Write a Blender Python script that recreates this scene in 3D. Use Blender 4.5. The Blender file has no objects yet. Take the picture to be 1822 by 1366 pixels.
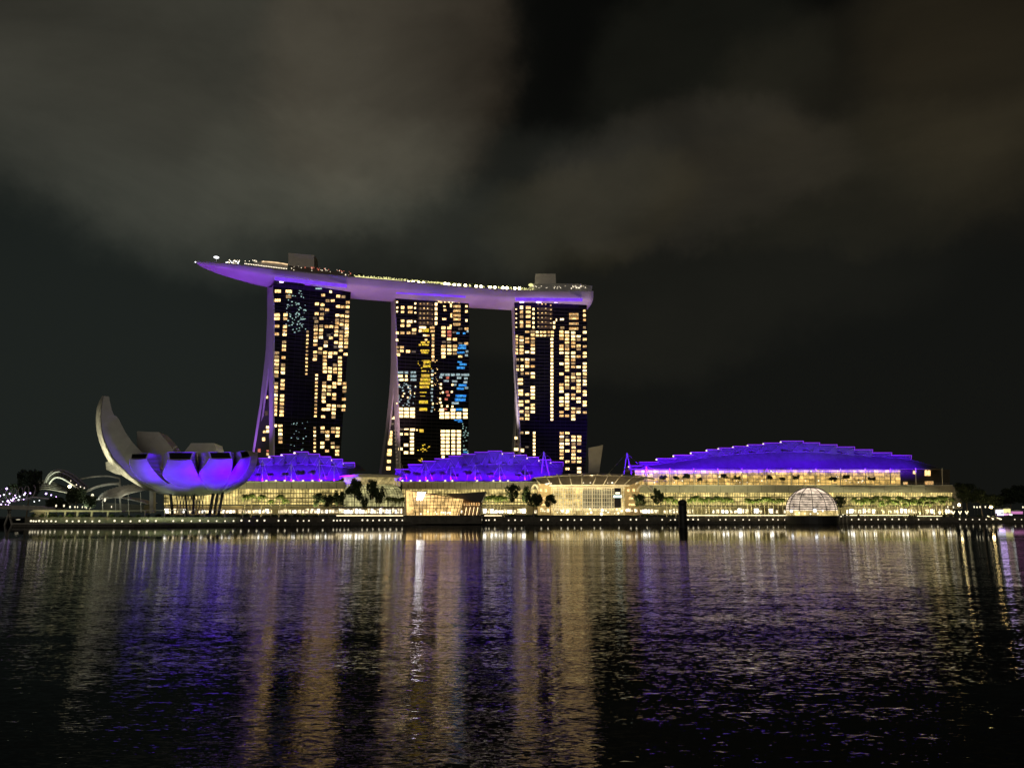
import bpy, math, random
from mathutils import Vector, Matrix
R = math.radians
random.seed(7)
scene = bpy.context.scene
COL = scene.collection

# ------------------------------------------------------------------ camera
F_PX, CX, CY = 1369.0, 911.0, 683.0
PITCH = R(9.76)
CAM = Vector((0, 0, 5.0))
cd = bpy.data.cameras.new("camera"); cam = bpy.data.objects.new("camera", cd); COL.objects.link(cam)
cam.location = CAM; cam.rotation_euler = (R(90) + PITCH, 0, 0)
cd.sensor_width = 36; cd.lens = 36 * F_PX / 1822.0
cd.clip_start = .5; cd.clip_end = 12000
scene.camera = cam
scene.view_settings.view_transform = 'Standard'; scene.view_settings.look = 'None'
scene.view_settings.exposure = 0; scene.view_settings.gamma = 1
cy = scene.cycles
cy.use_denoising = True; cy.sample_clamp_indirect = 6; cy.sample_clamp_direct = 0
cy.max_bounces = 4; cy.diffuse_bounces = 1; cy.glossy_bounces = 3; cy.transmission_bounces = 2
cy.caustics_reflective = False; cy.caustics_refractive = False; cy.use_light_tree = True

cp, sp = math.cos(PITCH), math.sin(PITCH)
def ray(px, py):
    u = (px - CX) / F_PX; v = (CY - py) / F_PX
    return Vector((u, cp - v * sp, sp + v * cp))
def at(px, py, Y):
    d = ray(px, py); return CAM + d * (Y / d.y)
def atz(px, py, Z):
    d = ray(px, py); return CAM + d * ((Z - CAM.z) / d.z)
def interp(tab, x):
    if x <= tab[0][0]: return tab[0][1]
    for (a, b), (c, d) in zip(tab, tab[1:]):
        if x <= c: return b + (d - b) * (x - a) / (c - a)
    return tab[-1][1]
def gx(px, Y, Z=5):            # world X of pixel column px on ground distance Y
    depth = Y * cp + (Z - 5) * sp
    return (px - CX) / F_PX * depth

# ------------------------------------------------------------------ world: night sky lit by the city
world = bpy.data.worlds.new("World"); scene.world = world; world.use_nodes = True
nt = world.node_tree; N = nt.nodes; Lk = nt.links; N.clear()
def nd(nt, typ, **kw):
    n = nt.nodes.new(typ)
    for k, v in kw.items(): setattr(n, k, v)
    return n
def mth(nt, op, a, b=None, c=None, clamp=False):
    n = nt.nodes.new('ShaderNodeMath'); n.operation = op; n.use_clamp = clamp
    for i, v in enumerate((a, b, c)):
        if v is None: continue
        if isinstance(v, (int, float)): n.inputs[i].default_value = v
        else: nt.links.new(v, n.inputs[i])
    return n.outputs[0]
tc = nd(nt, 'ShaderNodeTexCoord')
noi = nd(nt, 'ShaderNodeTexNoise'); noi.inputs['Scale'].default_value = 2.4; noi.inputs['Detail'].default_value = 7
noi.inputs['Roughness'].default_value = .62
Lk.new(tc.outputs['Generated'], noi.inputs['Vector'])
sepn = nd(nt, 'ShaderNodeSeparateColor'); Lk.new(noi.outputs['Color'], sepn.inputs[0])
sepd = nd(nt, 'ShaderNodeSeparateXYZ'); Lk.new(tc.outputs['Generated'], sepd.inputs[0])
az = mth(nt, 'ARCTAN2', sepd.outputs[0], sepd.outputs[1])
el = mth(nt, 'ARCSINE', sepd.outputs[2])
WARP = .24
azw = mth(nt, 'ADD', az, mth(nt, 'MULTIPLY', mth(nt, 'SUBTRACT', sepn.outputs[0], .5), WARP))
elw = mth(nt, 'ADD', el, mth(nt, 'MULTIPLY', mth(nt, 'SUBTRACT', sepn.outputs[1], .5), WARP))
def lobe(px, py, rx, ry, soft=1.0, warp=True):
    d = ray(px, py).normalized()
    a0, e0 = math.atan2(d.x, d.y), math.asin(d.z)
    a, e = (azw, elw) if warp else (az, el)
    q = mth(nt, 'ADD', mth(nt, 'POWER', mth(nt, 'ABSOLUTE', mth(nt, 'MULTIPLY', mth(nt, 'SUBTRACT', a, a0), 1 / R(rx))), 2.0),
            mth(nt, 'POWER', mth(nt, 'ABSOLUTE', mth(nt, 'MULTIPLY', mth(nt, 'SUBTRACT', e, e0), 1 / R(ry))), 2.0))
    m = nd(nt, 'ShaderNodeMapRange', interpolation_type='SMOOTHERSTEP')
    Lk.new(q, m.inputs[0]); m.inputs[1].default_value = 1 - soft * .85; m.inputs[2].default_value = 1 + soft * .6
    m.inputs[3].default_value = 1; m.inputs[4].default_value = 0
    return m.outputs[0]
n2 = nd(nt, 'ShaderNodeTexNoise'); n2.inputs['Scale'].default_value = 3.4; n2.inputs['Detail'].default_value = 8; n2.inputs['Roughness'].default_value = .58; n2.inputs['Distortion'].default_value = .35
mp = nd(nt, 'ShaderNodeMapping'); mp.inputs['Scale'].default_value = (1, 1, 2.2); mp.inputs['Location'].default_value = (3.1, 1.7, .4)
Lk.new(tc.outputs['Generated'], mp.inputs[0]); Lk.new(mp.outputs[0], n2.inputs['Vector'])
soft_n = mth(nt, 'ADD', mth(nt, 'MULTIPLY', n2.outputs[0], 1.5), .25)
def addc(acc, fac, col):
    m = nd(nt, 'ShaderNodeVectorMath', operation='SCALE'); m.inputs[0].default_value = col; Lk.new(fac, m.inputs['Scale'])
    a = nd(nt, 'ShaderNodeVectorMath', operation='ADD'); Lk.new(m.outputs[0], a.inputs[0])
    if isinstance(acc, tuple): a.inputs[1].default_value = acc
    else: Lk.new(acc, a.inputs[1])
    return a.outputs[0]
acc = (.0036, .0038, .0032)
acc = addc(acc, lobe(1100, 930, 75, 27, 1, False), (.0055, .0059, .0050))
acc = addc(acc, lobe(-150, 640, 28, 17, 1, False), (.0085, .012, .0108))          # greenish air to the left
for (px, py, rx, ry, soft, c) in (
        (330, -40, 24.5, 14, .75, (.031, .0295, .0225)), (700, 40, 10.5, 11, .6, (.022, .0155, .0095)), (400, 190, 18, 9, 1, (.018, .0178, .0135)),
        (600, 270, 10, 5, .8, (.014, .014, .010)), (560, 380, 18, 5, 1, (.012, .013, .010)),
        (880, 330, 14, 5.5, .9, (.011, .0115, .009)), (1050, 380, 9, 4, .8, (.010, .008, .003)),
        (1220, 330, 12, 5.5, .7, (.014, .0115, .0085)), (1500, 350, 14, 5, .8, (.009, .0075, .004)),
        (1240, 130, 9, 6.5, .8, (.006, .006, .004)), (1560, 180, 11, 8, .8, (.009, .0075, .0045)),
        (1780, 60, 9, 12, 1, (.010, .0070, .0032)), (1150, 540, 20, 5, 1, (.006, .0055, .0035))):
    acc = addc(acc, mth(nt, 'MULTIPLY', lobe(px, py, rx, ry, soft), soft_n), c)
bg = nd(nt, 'ShaderNodeBackground'); Lk.new(acc, bg.inputs[0]); bg.inputs[1].default_value = .72
wo = nd(nt, 'ShaderNodeOutputWorld'); Lk.new(bg.outputs[0], wo.inputs[0])

# ------------------------------------------------------------------ lamps: dim glow of the city behind the camera
sd = bpy.data.lights.new("city_glow", 'SUN'); so = bpy.data.objects.new("city_glow", sd); COL.objects.link(so)
sd.energy = .24; sd.angle = R(40); sd.color = (1, .9, .74)
so.rotation_euler = Vector((.25, 1, -.45)).to_track_quat('-Z', 'Y').to_euler()

def area_light(loc, target, sx, sy, watts, color, name='floodlight', spread=180):
    d = bpy.data.lights.new(name, 'AREA'); d.shape = 'RECTANGLE'; d.size = sx; d.size_y = sy
    d.energy = watts; d.color = color; d.spread = R(spread)
    o = bpy.data.objects.new(name, d); COL.objects.link(o); o.location = loc
    dirv = (Vector(target) - Vector(loc)).normalized()
    z = -dirv; x = Vector((1, 0, 0)) if sx >= sy else Vector((1, 0, 0))
    o.rotation_euler = dirv.to_track_quat('-Z', 'Y').to_euler()
    return o
def line_light(p0, p1, target, width, watts, color, spread=180):
    """long flood batten whose long side runs p0-p1, facing target"""
    p0, p1, target = Vector(p0), Vector(p1), Vector(target)
    c = (p0 + p1) / 2; x = (p1 - p0).normalized(); z = (c - target); z = (z - x * z.dot(x)).normalized(); y = z.cross(x)
    d = bpy.data.lights.new('floodlight', 'AREA'); d.shape = 'RECTANGLE'; d.size = (p1 - p0).length; d.size_y = width
    d.energy = watts; d.color = color; d.spread = R(spread)
    o = bpy.data.objects.new('floodlight', d); COL.objects.link(o)
    m = Matrix((x, y, z)).transposed().to_4x4(); m.translation = c; o.matrix_world = m
    return o
def spot(loc, target, watts, color, deg=40, blend=.8, rad=2):
    d = bpy.data.lights.new('spotlight', 'SPOT'); d.energy = watts; d.color = color; d.spot_size = R(deg); d.spot_blend = blend
    d.shadow_soft_size = rad
    o = bpy.data.objects.new('spotlight', d); COL.objects.link(o); o.location = loc
    o.rotation_euler = (Vector(target) - Vector(loc)).to_track_quat('-Z', 'Y').to_euler()
    return o

# ------------------------------------------------------------------ materials
MATS = {}
def mat(name, base=(.5, .5, .5), rough=.6, metal=0, var=.15, scale=.6, spec=.5):
    if name in MATS: return MATS[name]
    m = bpy.data.materials.new(name); m.use_nodes = True; t = m.node_tree
    b = t.nodes['Principled BSDF']; b.inputs['Roughness'].default_value = rough; b.inputs['Metallic'].default_value = metal
    b.inputs['Specular IOR Level'].default_value = spec
    c = nd(t, 'ShaderNodeTexCoord'); n = nd(t, 'ShaderNodeTexNoise'); n.inputs['Scale'].default_value = scale; n.inputs['Detail'].default_value = 5
    t.links.new(c.outputs['Object'], n.inputs['Vector'])
    r = nd(t, 'ShaderNodeValToRGB'); t.links.new(n.outputs[0], r.inputs[0])
    r.color_ramp.elements[0].position = .3; r.color_ramp.elements[1].position = .7
    r.color_ramp.elements[0].color = tuple(x * (1 - var) for x in base) + (1,)
    r.color_ramp.elements[1].color = tuple(min(1, x * (1 + var)) for x in base) + (1,)
    t.links.new(r.outputs[0], b.inputs['Base Color'])
    MATS[name] = m; return m
def emat(name, col, strength, var=.0, scale=.8, col2=None, cutoff=None):
    """something that gives off light, or a reflection painted as glow; var = uneven brightness (lamps and curtains behind the pane)"""
    if name in MATS: return MATS[name]
    m = bpy.data.materials.new(name); m.use_nodes = True; t = m.node_tree
    b = t.nodes['Principled BSDF']; b.inputs['Base Color'].default_value = (.02, .02, .02, 1); b.inputs['Roughness'].default_value = .25
    b.inputs['Emission Color'].default_value = tuple(col) + (1,); b.inputs['Emission Strength'].default_value = strength
    if var:
        c = nd(t, 'ShaderNodeTexCoord'); n = nd(t, 'ShaderNodeTexNoise'); n.inputs['Scale'].default_value = scale; n.inputs['Detail'].default_value = 3
        t.links.new(c.outputs['Object'], n.inputs['Vector'])
        mr = nd(t, 'ShaderNodeMapRange'); t.links.new(n.outputs[0], mr.inputs[0])
        mr.inputs[1].default_value = .34; mr.inputs[2].default_value = .66
        mr.inputs[3].default_value = strength * (1 - var); mr.inputs[4].default_value = strength * (1 + var)
        t.links.new(mr.outputs[0], b.inputs['Emission Strength'])
        if col2:
            n3 = nd(t, 'ShaderNodeTexNoise'); n3.inputs['Scale'].default_value = scale * .45
            t.links.new(c.outputs['Object'], n3.inputs['Vector'])
            mx = nd(t, 'ShaderNodeMix', data_type='RGBA'); mr2 = nd(t, 'ShaderNodeMapRange')
            t.links.new(n3.outputs[0], mr2.inputs[0]); mr2.inputs[1].default_value = .38; mr2.inputs[2].default_value = .62
            t.links.new(mr2.outputs[0], mx.inputs[0]); mx.inputs[6].default_value = tuple(col) + (1,); mx.inputs[7].default_value = tuple(col2) + (1,)
            t.links.new(mx.outputs[2], b.inputs['Emission Color'])
    MATS[name] = m; return m

M_conc = mat('pale_concrete', (.42, .40, .36), .8)
M_louv = mat('grey_louvre', (.34, .31, .25), .7, var=.1, scale=.3)
M_dark = mat('dark_metal', (.03, .03, .03), .5)
M_white = mat('white_paint', (.78, .77, .74), .5, var=.06)
M_cream = mat('cream_steel', (.72, .66, .5), .5, var=.06)
M_clad = mat('pale_cladding', (.62, .60, .60), .55, var=.07, scale=.15)
M_hull = mat('hull_panels', (.55, .52, .52), .45, var=.1, scale=.08)
M_roof = mat('violet_lit_roof_panel', (.085, .085, .095), .95, var=.14, scale=.25, spec=.03)
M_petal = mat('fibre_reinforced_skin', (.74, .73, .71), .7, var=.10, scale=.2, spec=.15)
M_stone = mat('quay_stone', (.13, .12, .10), .85, var=.35, scale=.5)
M_grass = mat('planting_bed', (.05, .07, .025), .9, var=.5, scale=.5)
M_land = mat('paved_ground', (.14, .13, .11), .9, var=.25, scale=.1)
M_bark = mat('bark', (.26, .21, .14), .9, var=.3, scale=3)
M_leaf = mat('leaves', (.055, .085, .025), .7, var=.5, scale=.7)
M_leafd = mat('dark_leaves', (.03, .045, .018), .8, var=.5, scale=.7)
M_frond = mat('palm_fronds', (.16, .22, .05), .6, var=.4, scale=.6)

E_strip = emat('violet_led_strip', (.30, .04, 1.0), .9)
E_cove = emat('violet_cove_light', (.22, .055, .95), .95, .12, .2)
E_lamp = emat('white_lamp_globe', (1, .88, .60), 1.45)
E_flood = emat('floodlight_globe', (1, .74, .30), 40)
E_lampw = emat('cool_lamp_globe', (.93, .95, 1), 2.6)
E_purp = emat('violet_lamp', (.65, .42, 1), 6)
E_warm = emat('warm_room', (1, .62, .23), 1.7, .95, 1.3, (1, .66, .27))
E_cream = emat('cream_room', (1, .66, .26), 2.5, .85, 1.3, (1, .58, .20))
E_amber = emat('amber_suite', (1, .50, .15), .7, .75, 1.2, (1, .68, .3))
E_brown = emat('dim_lattice_room', (.42, .24, .14), .13, .5, 1.5)
E_dim = emat('dim_room', (1, .75, .5), .15, .7, .9)
E_wht = emat('white_room', (1, .70, .32), 2.9, .55, 1.4)
E_cyan = emat('cyan_reflection', (.55, .82, .85), .5, .9, 1.6, (.8, .95, 1))  # pale reflections in the tower glass, painted as glowing panes
E_teal = emat('teal_glint', (.50, .78, .70), .8, .5, 1.1)  # glints on the tower glass, painted as small glowing flecks
E_yel = emat('yellow_reflection', (1, .72, .03), .85, .6, .9, (1, .60, .08))  # city lights mirrored in the tower glass, put in as emission
E_blue = emat('blue_reflection', (.03, .28, 1), .8, .6, .9, (.08, .48, 1))  # blue city lights reflected in the glass, painted as emission too
E_red = emat('red_room', (1, .25, .16), .7, .6, .9)
E_shop = emat('shop_display', (1, .78, .42), 1.3, .85, .6, (1, .85, .6))
E_shopw = emat('bright_shop_display', (1, .95, .84), 3.2, .8, .6)
E_pale = emat('pale_room', (1, .78, .42), 2.6, .9, 1.7, (1, .66, .28)); E_cosy = emat('lamp_lit_room', (1, .50, .15), 1.0, .95, 1.7, (1, .66, .28)); E_curt = emat('curtained_room', (1, .56, .22), .45, .8, 1.7, (1, .7, .34))
EM = dict(p=E_pale, q=E_cosy, o=E_curt, w=E_warm, c=E_cream, a=E_amber, b=E_brown, d=E_dim, h=E_wht, n=E_cyan, t=E_teal, y=E_yel, u=E_blue, r=E_red)
ENAME = dict(w='warm', c='cream', a='amber', b='dim brown', d='dim', h='bright white', n='pale cyan', t='teal white', y='yellow', u='blue', r='red')

def facade_mat(name, c1, c2, strength, w, h, mortar=.06, dark=(.05, .04, .02), cool=None):
    """glass wall lit from rooms behind: rooms of uneven brightness"""
    m = bpy.data.materials.new(name); m.use_nodes = True; t = m.node_tree
    b = t.nodes['Principled BSDF']; b.inputs['Base Color'].default_value = (.05, .05, .045, 1); b.inputs['Roughness'].default_value = .15
    c = nd(t, 'ShaderNodeTexCoord'); s = nd(t, 'ShaderNodeSeparateXYZ'); t.links.new(c.outputs['Object'], s.inputs[0])
    cb = nd(t, 'ShaderNodeCombineXYZ'); t.links.new(s.outputs[0], cb.inputs[0]); t.links.new(s.outputs[2], cb.inputs[1])
    br = nd(t, 'ShaderNodeTexBrick'); t.links.new(cb.outputs[0], br.inputs['Vector'])
    br.inputs['Color1'].default_value = tuple(c1) + (1,); br.inputs['Color2'].default_value = tuple(c2) + (1,)
    br.inputs['Mortar'].default_value = tuple(dark) + (1,)
    br.inputs['Scale'].default_value = 1; br.inputs['Mortar Size'].default_value = mortar
    br.inputs['Brick Width'].default_value = w; br.inputs['Row Height'].default_value = h; br.offset = 0
    n = nd(t, 'ShaderNodeTexNoise'); n.inputs['Scale'].default_value = .22; n.inputs['Detail'].default_value = 6; n.inputs['Roughness'].default_value = .7
    t.links.new(c.outputs['Object'], n.inputs['Vector'])
    mr = nd(t, 'ShaderNodeMapRange'); t.links.new(n.outputs[0], mr.inputs[0]); mr.inputs[1].default_value = .35; mr.inputs[2].default_value = .68
    mr.inputs[3].default_value = strength * .22; mr.inputs[4].default_value = strength * 1.75
    t.links.new(br.outputs['Color'], b.inputs['Emission Color']); t.links.new(mr.outputs[0], b.inputs['Emission Strength'])
    MATS[name] = m; return m
E_mall = facade_mat('lit_mall_glass', (1, .76, .27), (.46, .36, .12), 1.15, 3.3, 3.6)
E_atr = facade_mat('lit_atrium_glass', (.62, .56, .24), (.36, .34, .15), .85, 3.0, 2.6)
E_cent = facade_mat('lit_hall_glass', (1, .74, .28), (.48, .34, .12), .95, 3.1, 4.4)
E_terr = facade_mat('lit_terrace_wall', (1, .62, .17), (.34, .22, .06), 1.3, 5.0, 3.1, .2)
E_crys = facade_mat('lit_pavilion_glass', (1, .62, .22), (.88, .56, .20), 1.35, 2.8, 2.3, .03, (.4, .2, .06))
E_dome = facade_mat('lit_dome_glass', (1, .76, .58), (.92, .76, .56), 1.1, 30, 30, .0)

def glass_dark(name):
    m = bpy.data.materials.new(name); m.use_nodes = True; t = m.node_tree
    b = t.nodes['Principled BSDF']; b.inputs['Roughness'].default_value = .12; b.inputs['Specular IOR Level'].default_value = .3
    c = nd(t, 'ShaderNodeTexCoord'); s = nd(t, 'ShaderNodeSeparateXYZ'); t.links.new(c.outputs['Object'], s.inputs[0])
    cb = nd(t, 'ShaderNodeCombineXYZ'); t.links.new(s.outputs[0], cb.inputs[0]); t.links.new(s.outputs[2], cb.inputs[1])
    br = nd(t, 'ShaderNodeTexBrick'); t.links.new(cb.outputs[0], br.inputs['Vector']); br.offset = 0
    br.inputs['Color1'].default_value = (.014, .014, .014, 1); br.inputs['Color2'].default_value = (.008, .008, .008, 1)
    br.inputs['Mortar'].default_value = (.035, .034, .03, 1); br.inputs['Scale'].default_value = 1
    br.inputs['Mortar Size'].default_value = .16; br.inputs['Brick Width'].default_value = 4.4; br.inputs['Row Height'].default_value = 3.0
    t.links.new(br.outputs['Color'], b.inputs['Base Color'])
    MATS[name] = m; return m
M_glass = glass_dark('tower_curtain_wall')
M_visor = mat('smoked_visor_glass', (.32, .27, .19), .3, var=.25, scale=.3)
M_skyl = mat('dark_skylight_glass', (.006, .006, .010), .5, spec=.1)

# ------------------------------------------------------------------ mesh building
ORG = {}
class MB:
    def __init__(s): s.v = []; s.f = []
    def quad(s, a, b, c, d):
        i = len(s.v); s.v += [Vector(a), Vector(b), Vector(c), Vector(d)]; s.f.append((i, i + 1, i + 2, i + 3)); return s
    def tri(s, a, b, c):
        i = len(s.v); s.v += [Vector(a), Vector(b), Vector(c)]; s.f.append((i, i + 1, i + 2)); return s
    def hexa(s, p):                     # 8 corners: 4 front, 4 back
        i = len(s.v); s.v += [Vector(q) for q in p]
        for f in ((0, 1, 2, 3), (7, 6, 5, 4), (0, 4, 5, 1), (1, 5, 6, 2), (2, 6, 7, 3), (3, 7, 4, 0)): s.f.append(tuple(i + k for k in f))
        return s
    def box(s, c, sx, sy, sz, rz=0):
        c = Vector(c); ca, sa = math.cos(rz), math.sin(rz); P = []
        for y in (-.5, .5):
            for x, z in ((-.5, -.5), (.5, -.5), (.5, .5), (-.5, .5)):
                X, Yy = x * sx, y * sy; P.append(c + Vector((X * ca - Yy * sa, X * sa + Yy * ca, z * sz)))
        return s.hexa(P)
    def prism(s, poly, back):           # polygon extruded by vector
        n = len(poly); i = len(s.v); back = Vector(back); s.v += [Vector(p) for p in poly] + [Vector(p) + back for p in poly]
        s.f.append(tuple(range(i, i + n))); s.f.append(tuple(range(i + 2 * n - 1, i + n - 1, -1)))
        for k in range(n):
            j = (k + 1) % n; s.f.append((i + k, i + n + k, i + n + j, i + j))
        return s
    def tube(s, pts, r, n=6, r2=None, cap=True):
        pts = [Vector(p) for p in pts]; base = len(s.v); m = len(pts)
        for k, p in enumerate(pts):
            t = (pts[min(k + 1, m - 1)] - pts[max(k - 1, 0)]).normalized()
            a = t.cross(Vector((0, 1, 0)))
            if a.length < .05: a = t.cross(Vector((1, 0, 0)))
            a.normalize(); b = t.cross(a)
            rr = r if r2 is None else r + (r2 - r) * k / (m - 1)
            for j in range(n):
                w = 2 * math.pi * j / n; s.v.append(p + a * (rr * math.cos(w)) + b * (rr * math.sin(w)))
        for k in range(m - 1):
            for j in range(n):
                a = base + k * n + j; b = base + k * n + (j + 1) % n; s.f.append((a, b, b + n, a + n))
        if cap:
            s.f.append(tuple(base + j for j in range(n))[::-1]); s.f.append(tuple(base + (m - 1) * n + j for j in range(n)))
        return s
    def ball(s, c, r, n=8, m=5, sz=1):
        c = Vector(c); base = len(s.v)
        for i in range(1, m):
            ph = math.pi * i / m
            for j in range(n):
                th = 2 * math.pi * j / n; s.v.append(c + Vector((r * math.sin(ph) * math.cos(th), r * math.sin(ph) * math.sin(th), r * sz * math.cos(ph))))
        top = len(s.v); s.v += [c + Vector((0, 0, r * sz)), c - Vector((0, 0, r * sz))]
        for i in range(m - 2):
            for j in range(n):
                a = base + i * n + j; b = base + i * n + (j + 1) % n; s.f.append((a, a + n, b + n, b))
        for j in range(n):
            s.f.append((top, base + j, base + (j + 1) % n)); a = base + (m - 2) * n
            s.f.append((top + 1, a + (j + 1) % n, a + j))
        return s
    def loft(s, rails, closed=True, caps=True):      # rails: list of point lists, same length
        n = len(rails[0]); k = len(rails); base = len(s.v)
        for i in range(n):
            for r in rails: s.v.append(Vector(r[i]))
        for i in range(n - 1):
            for j in range(k if closed else k - 1):
                a = base + i * k + j; b = base + i * k + (j + 1) % k; s.f.append((a, b, b + k, a + k))
        if caps and closed:
            s.f.append(tuple(base + j for j in range(k))[::-1]); s.f.append(tuple(base + (n - 1) * k + j for j in range(k)))
        return s
    def build(s, name, m, parent=None, smooth=False, loc=None):
        o_ = ORG[parent.name] if parent else (Vector(loc) if loc is not None else None)
        if o_ is None:
            xs = [v.x for v in s.v]; ys = [v.y for v in s.v]
            o_ = Vector(((min(xs) + max(xs)) / 2, (min(ys) + max(ys)) / 2, min(v.z for v in s.v)))
        me = bpy.data.meshes.new(name); me.from_pydata([tuple(v - o_) for v in s.v], [], s.f)
        me.materials.append(m)
        if smooth:
            me.polygons.foreach_set('use_smooth', [True] * len(me.polygons))
        me.update()
        o = bpy.data.objects.new(name, me); COL.objects.link(o)
        if parent: o.parent = parent
        else: o.location = o_
        ORG[o.name] = o_
        return o
def tag(o, label=None, cat=None, group=None, kind=None):
    if label: o['label'] = label
    if cat: o['category'] = cat
    if group: o['group'] = group
    if kind: o['kind'] = kind
    return o
def thing(name, loc, label, cat, group=None):
    o = bpy.data.objects.new(name, None); o.empty_display_size = 2; COL.objects.link(o); o.location = loc; ORG[o.name] = Vector(loc)
    return tag(o, label, cat, group)
def kids(o): return [c for c in bpy.data.objects if c.parent == o]
KID = {}
def copy_tree(root, loc, rz=0, sc=1, label=None, group=None, cat=None):
    if root.name not in KID: KID[root.name] = [(c, kids(c)) for c in kids(root)]
    r = root.copy(); COL.objects.link(r); r.location = loc; r.rotation_euler = (0, 0, rz); r.scale = (sc, sc, sc) if not isinstance(sc, tuple) else sc
    if label: r['label'] = label
    if group: r['group'] = group
    if cat: r['category'] = cat
    for c, gs in KID[root.name]:
        k = c.copy(); COL.objects.link(k); k.parent = r
        for g in gs:
            q = g.copy(); COL.objects.link(q); q.parent = k
    return r
ORD = ['first', 'second', 'third', 'fourth', 'fifth', 'sixth', 'seventh', 'eighth', 'ninth', 'tenth', 'eleventh', 'twelfth', 'thirteenth',
       'fourteenth', 'fifteenth', 'sixteenth', 'seventeenth', 'eighteenth', 'nineteenth', 'twentieth'] + \
      ['twenty-' + w for w in ('first', 'second', 'third', 'fourth', 'fifth', 'sixth', 'seventh', 'eighth', 'ninth')] + ['thirtieth'] + \
      ['thirty-' + w for w in ('first', 'second', 'third', 'fourth', 'fifth', 'sixth', 'seventh', 'eighth', 'ninth')] + ['fortieth']
# ------------------------------------------------------------------ distances of the shore line and of the mall front, by column
QUAY = [(-500, 392), (20, 392), (250, 388), (430, 420), (720, 480), (865, 500), (1215, 540), (1500, 580), (1822, 625), (2400, 700)]
MALL = [(300, 462), (400, 470), (450, 482), (700, 530), (960, 575), (1690, 660), (2000, 700)]
q = lambda px: interp(QUAY, px)
f = lambda px: interp(MALL, px)
LANDZ = 4.3

# ------------------------------------------------------------------ water
def water_mat():
    m = bpy.data.materials.new('bay_water'); m.use_nodes = True; t = m.node_tree
    t.nodes.remove(t.nodes['Principled BSDF']); out = t.nodes['Material Output']
    b = nd(t, 'ShaderNodeBsdfGlossy'); b.inputs['Color'].default_value = (.62, .62, .62, 1); b.inputs['Roughness'].default_value = .035
    df = nd(t, 'ShaderNodeBsdfDiffuse'); df.inputs['Color'].default_value = (.002, .003, .0035, 1)
    fr = nd(t, 'ShaderNodeFresnel'); fr.inputs['IOR'].default_value = 1.33
    mx = nd(t, 'ShaderNodeMixShader'); t.links.new(fr.outputs[0], mx.inputs[0]); t.links.new(df.outputs[0], mx.inputs[1]); t.links.new(b.outputs[0], mx.inputs[2])
    t.links.new(mx.outputs[0], out.inputs['Surface'])
    g = nd(t, 'ShaderNodeNewGeometry')
    def noise(sx, sy, detail, rough=.5, loc=(0, 0, 0), dist=0):
        mp = nd(t, 'ShaderNodeMapping'); mp.inputs['Scale'].default_value = (sx, sy, 1); mp.inputs['Location'].default_value = loc
        t.links.new(g.outputs['Position'], mp.inputs[0])
        n = nd(t, 'ShaderNodeTexNoise'); n.inputs['Scale'].default_value = 1; n.inputs['Detail'].default_value = detail
        n.inputs['Roughness'].default_value = rough; n.inputs['Distortion'].default_value = dist
        t.links.new(mp.outputs[0], n.inputs['Vector']); return n
    sep = nd(t, 'ShaderNodeSeparateXYZ'); t.links.new(g.outputs['Position'], sep.inputs[0])
    dist = sep.outputs[1]
    # calm water off the far quay, ruffled water nearer, in wind lanes
    lane = noise(.006, .045, 3, .6, (5, 2, 0))
    pos = mth(t, 'ADD', dist, mth(t, 'MULTIPLY', mth(t, 'SUBTRACT', lane.outputs[0], .5), 110))
    mr = nd(t, 'ShaderNodeMapRange', interpolation_type='SMOOTHSTEP'); t.links.new(pos, mr.inputs[0])
    mr.inputs[1].default_value = 105; mr.inputs[2].default_value = 190; mr.inputs[3].default_value = 1; mr.inputs[4].default_value = .02
    lane2 = noise(.02, .16, 3, .6, (1, 7, 0))
    mrl = nd(t, 'ShaderNodeMapRange'); t.links.new(lane2.outputs[0], mrl.inputs[0])
    mrl.inputs[1].default_value = .35; mrl.inputs[2].default_value = .65; mrl.inputs[3].default_value = .6; mrl.inputs[4].default_value = 1.3
    amp = mth(t, 'MULTIPLY', mr.outputs[0], mrl.outputs[0])
    n1 = noise(3.6, 11.0, 4, .55, dist=.6); n2_ = noise(.8, 2.0, 2, .5, (3, 9, 0)); n3 = noise(.16, .4, 2, .5, (8, 1, 0))
    def slopes(n, k):
        v = nd(t, 'ShaderNodeVectorMath', operation='SUBTRACT'); t.links.new(n.outputs['Color'], v.inputs[0]); v.inputs[1].default_value = (.5, .5, .5)
        w = nd(t, 'ShaderNodeVectorMath', operation='MULTIPLY'); t.links.new(v.outputs[0], w.inputs[0]); w.inputs[1].default_value = (k * .32, k, 0)
        return w.outputs[0]
    a = nd(t, 'ShaderNodeVectorMath', operation='ADD'); t.links.new(slopes(n1, .50), a.inputs[0]); t.links.new(slopes(n2_, .14), a.inputs[1])
    a2 = nd(t, 'ShaderNodeVectorMath', operation='ADD'); t.links.new(a.outputs[0], a2.inputs[0]); t.links.new(slopes(n3, .07), a2.inputs[1])
    s = nd(t, 'ShaderNodeVectorMath', operation='SCALE'); t.links.new(a2.outputs[0], s.inputs[0]); t.links.new(amp, s.inputs['Scale'])
    u = nd(t, 'ShaderNodeVectorMath', operation='ADD'); t.links.new(s.outputs[0], u.inputs[0]); u.inputs[1].default_value = (0, 0, 1)
    nn = nd(t, 'ShaderNodeVectorMath', operation='NORMALIZE'); t.links.new(u.outputs[0], nn.inputs[0])
    t.links.new(nn.outputs[0], b.inputs['Normal']); t.links.new(nn.outputs[0], fr.inputs['Normal'])
    return m
w = MB(); w.quad((-4000, -300, 0), (4000, -300, 0), (4000, 6000, 0), (-4000, 6000, 0))
tag(w.build('water', water_mat(), loc=(0, 0, 0)), 'dark rippled bay water with coloured reflections', 'water', kind='structure')

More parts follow.
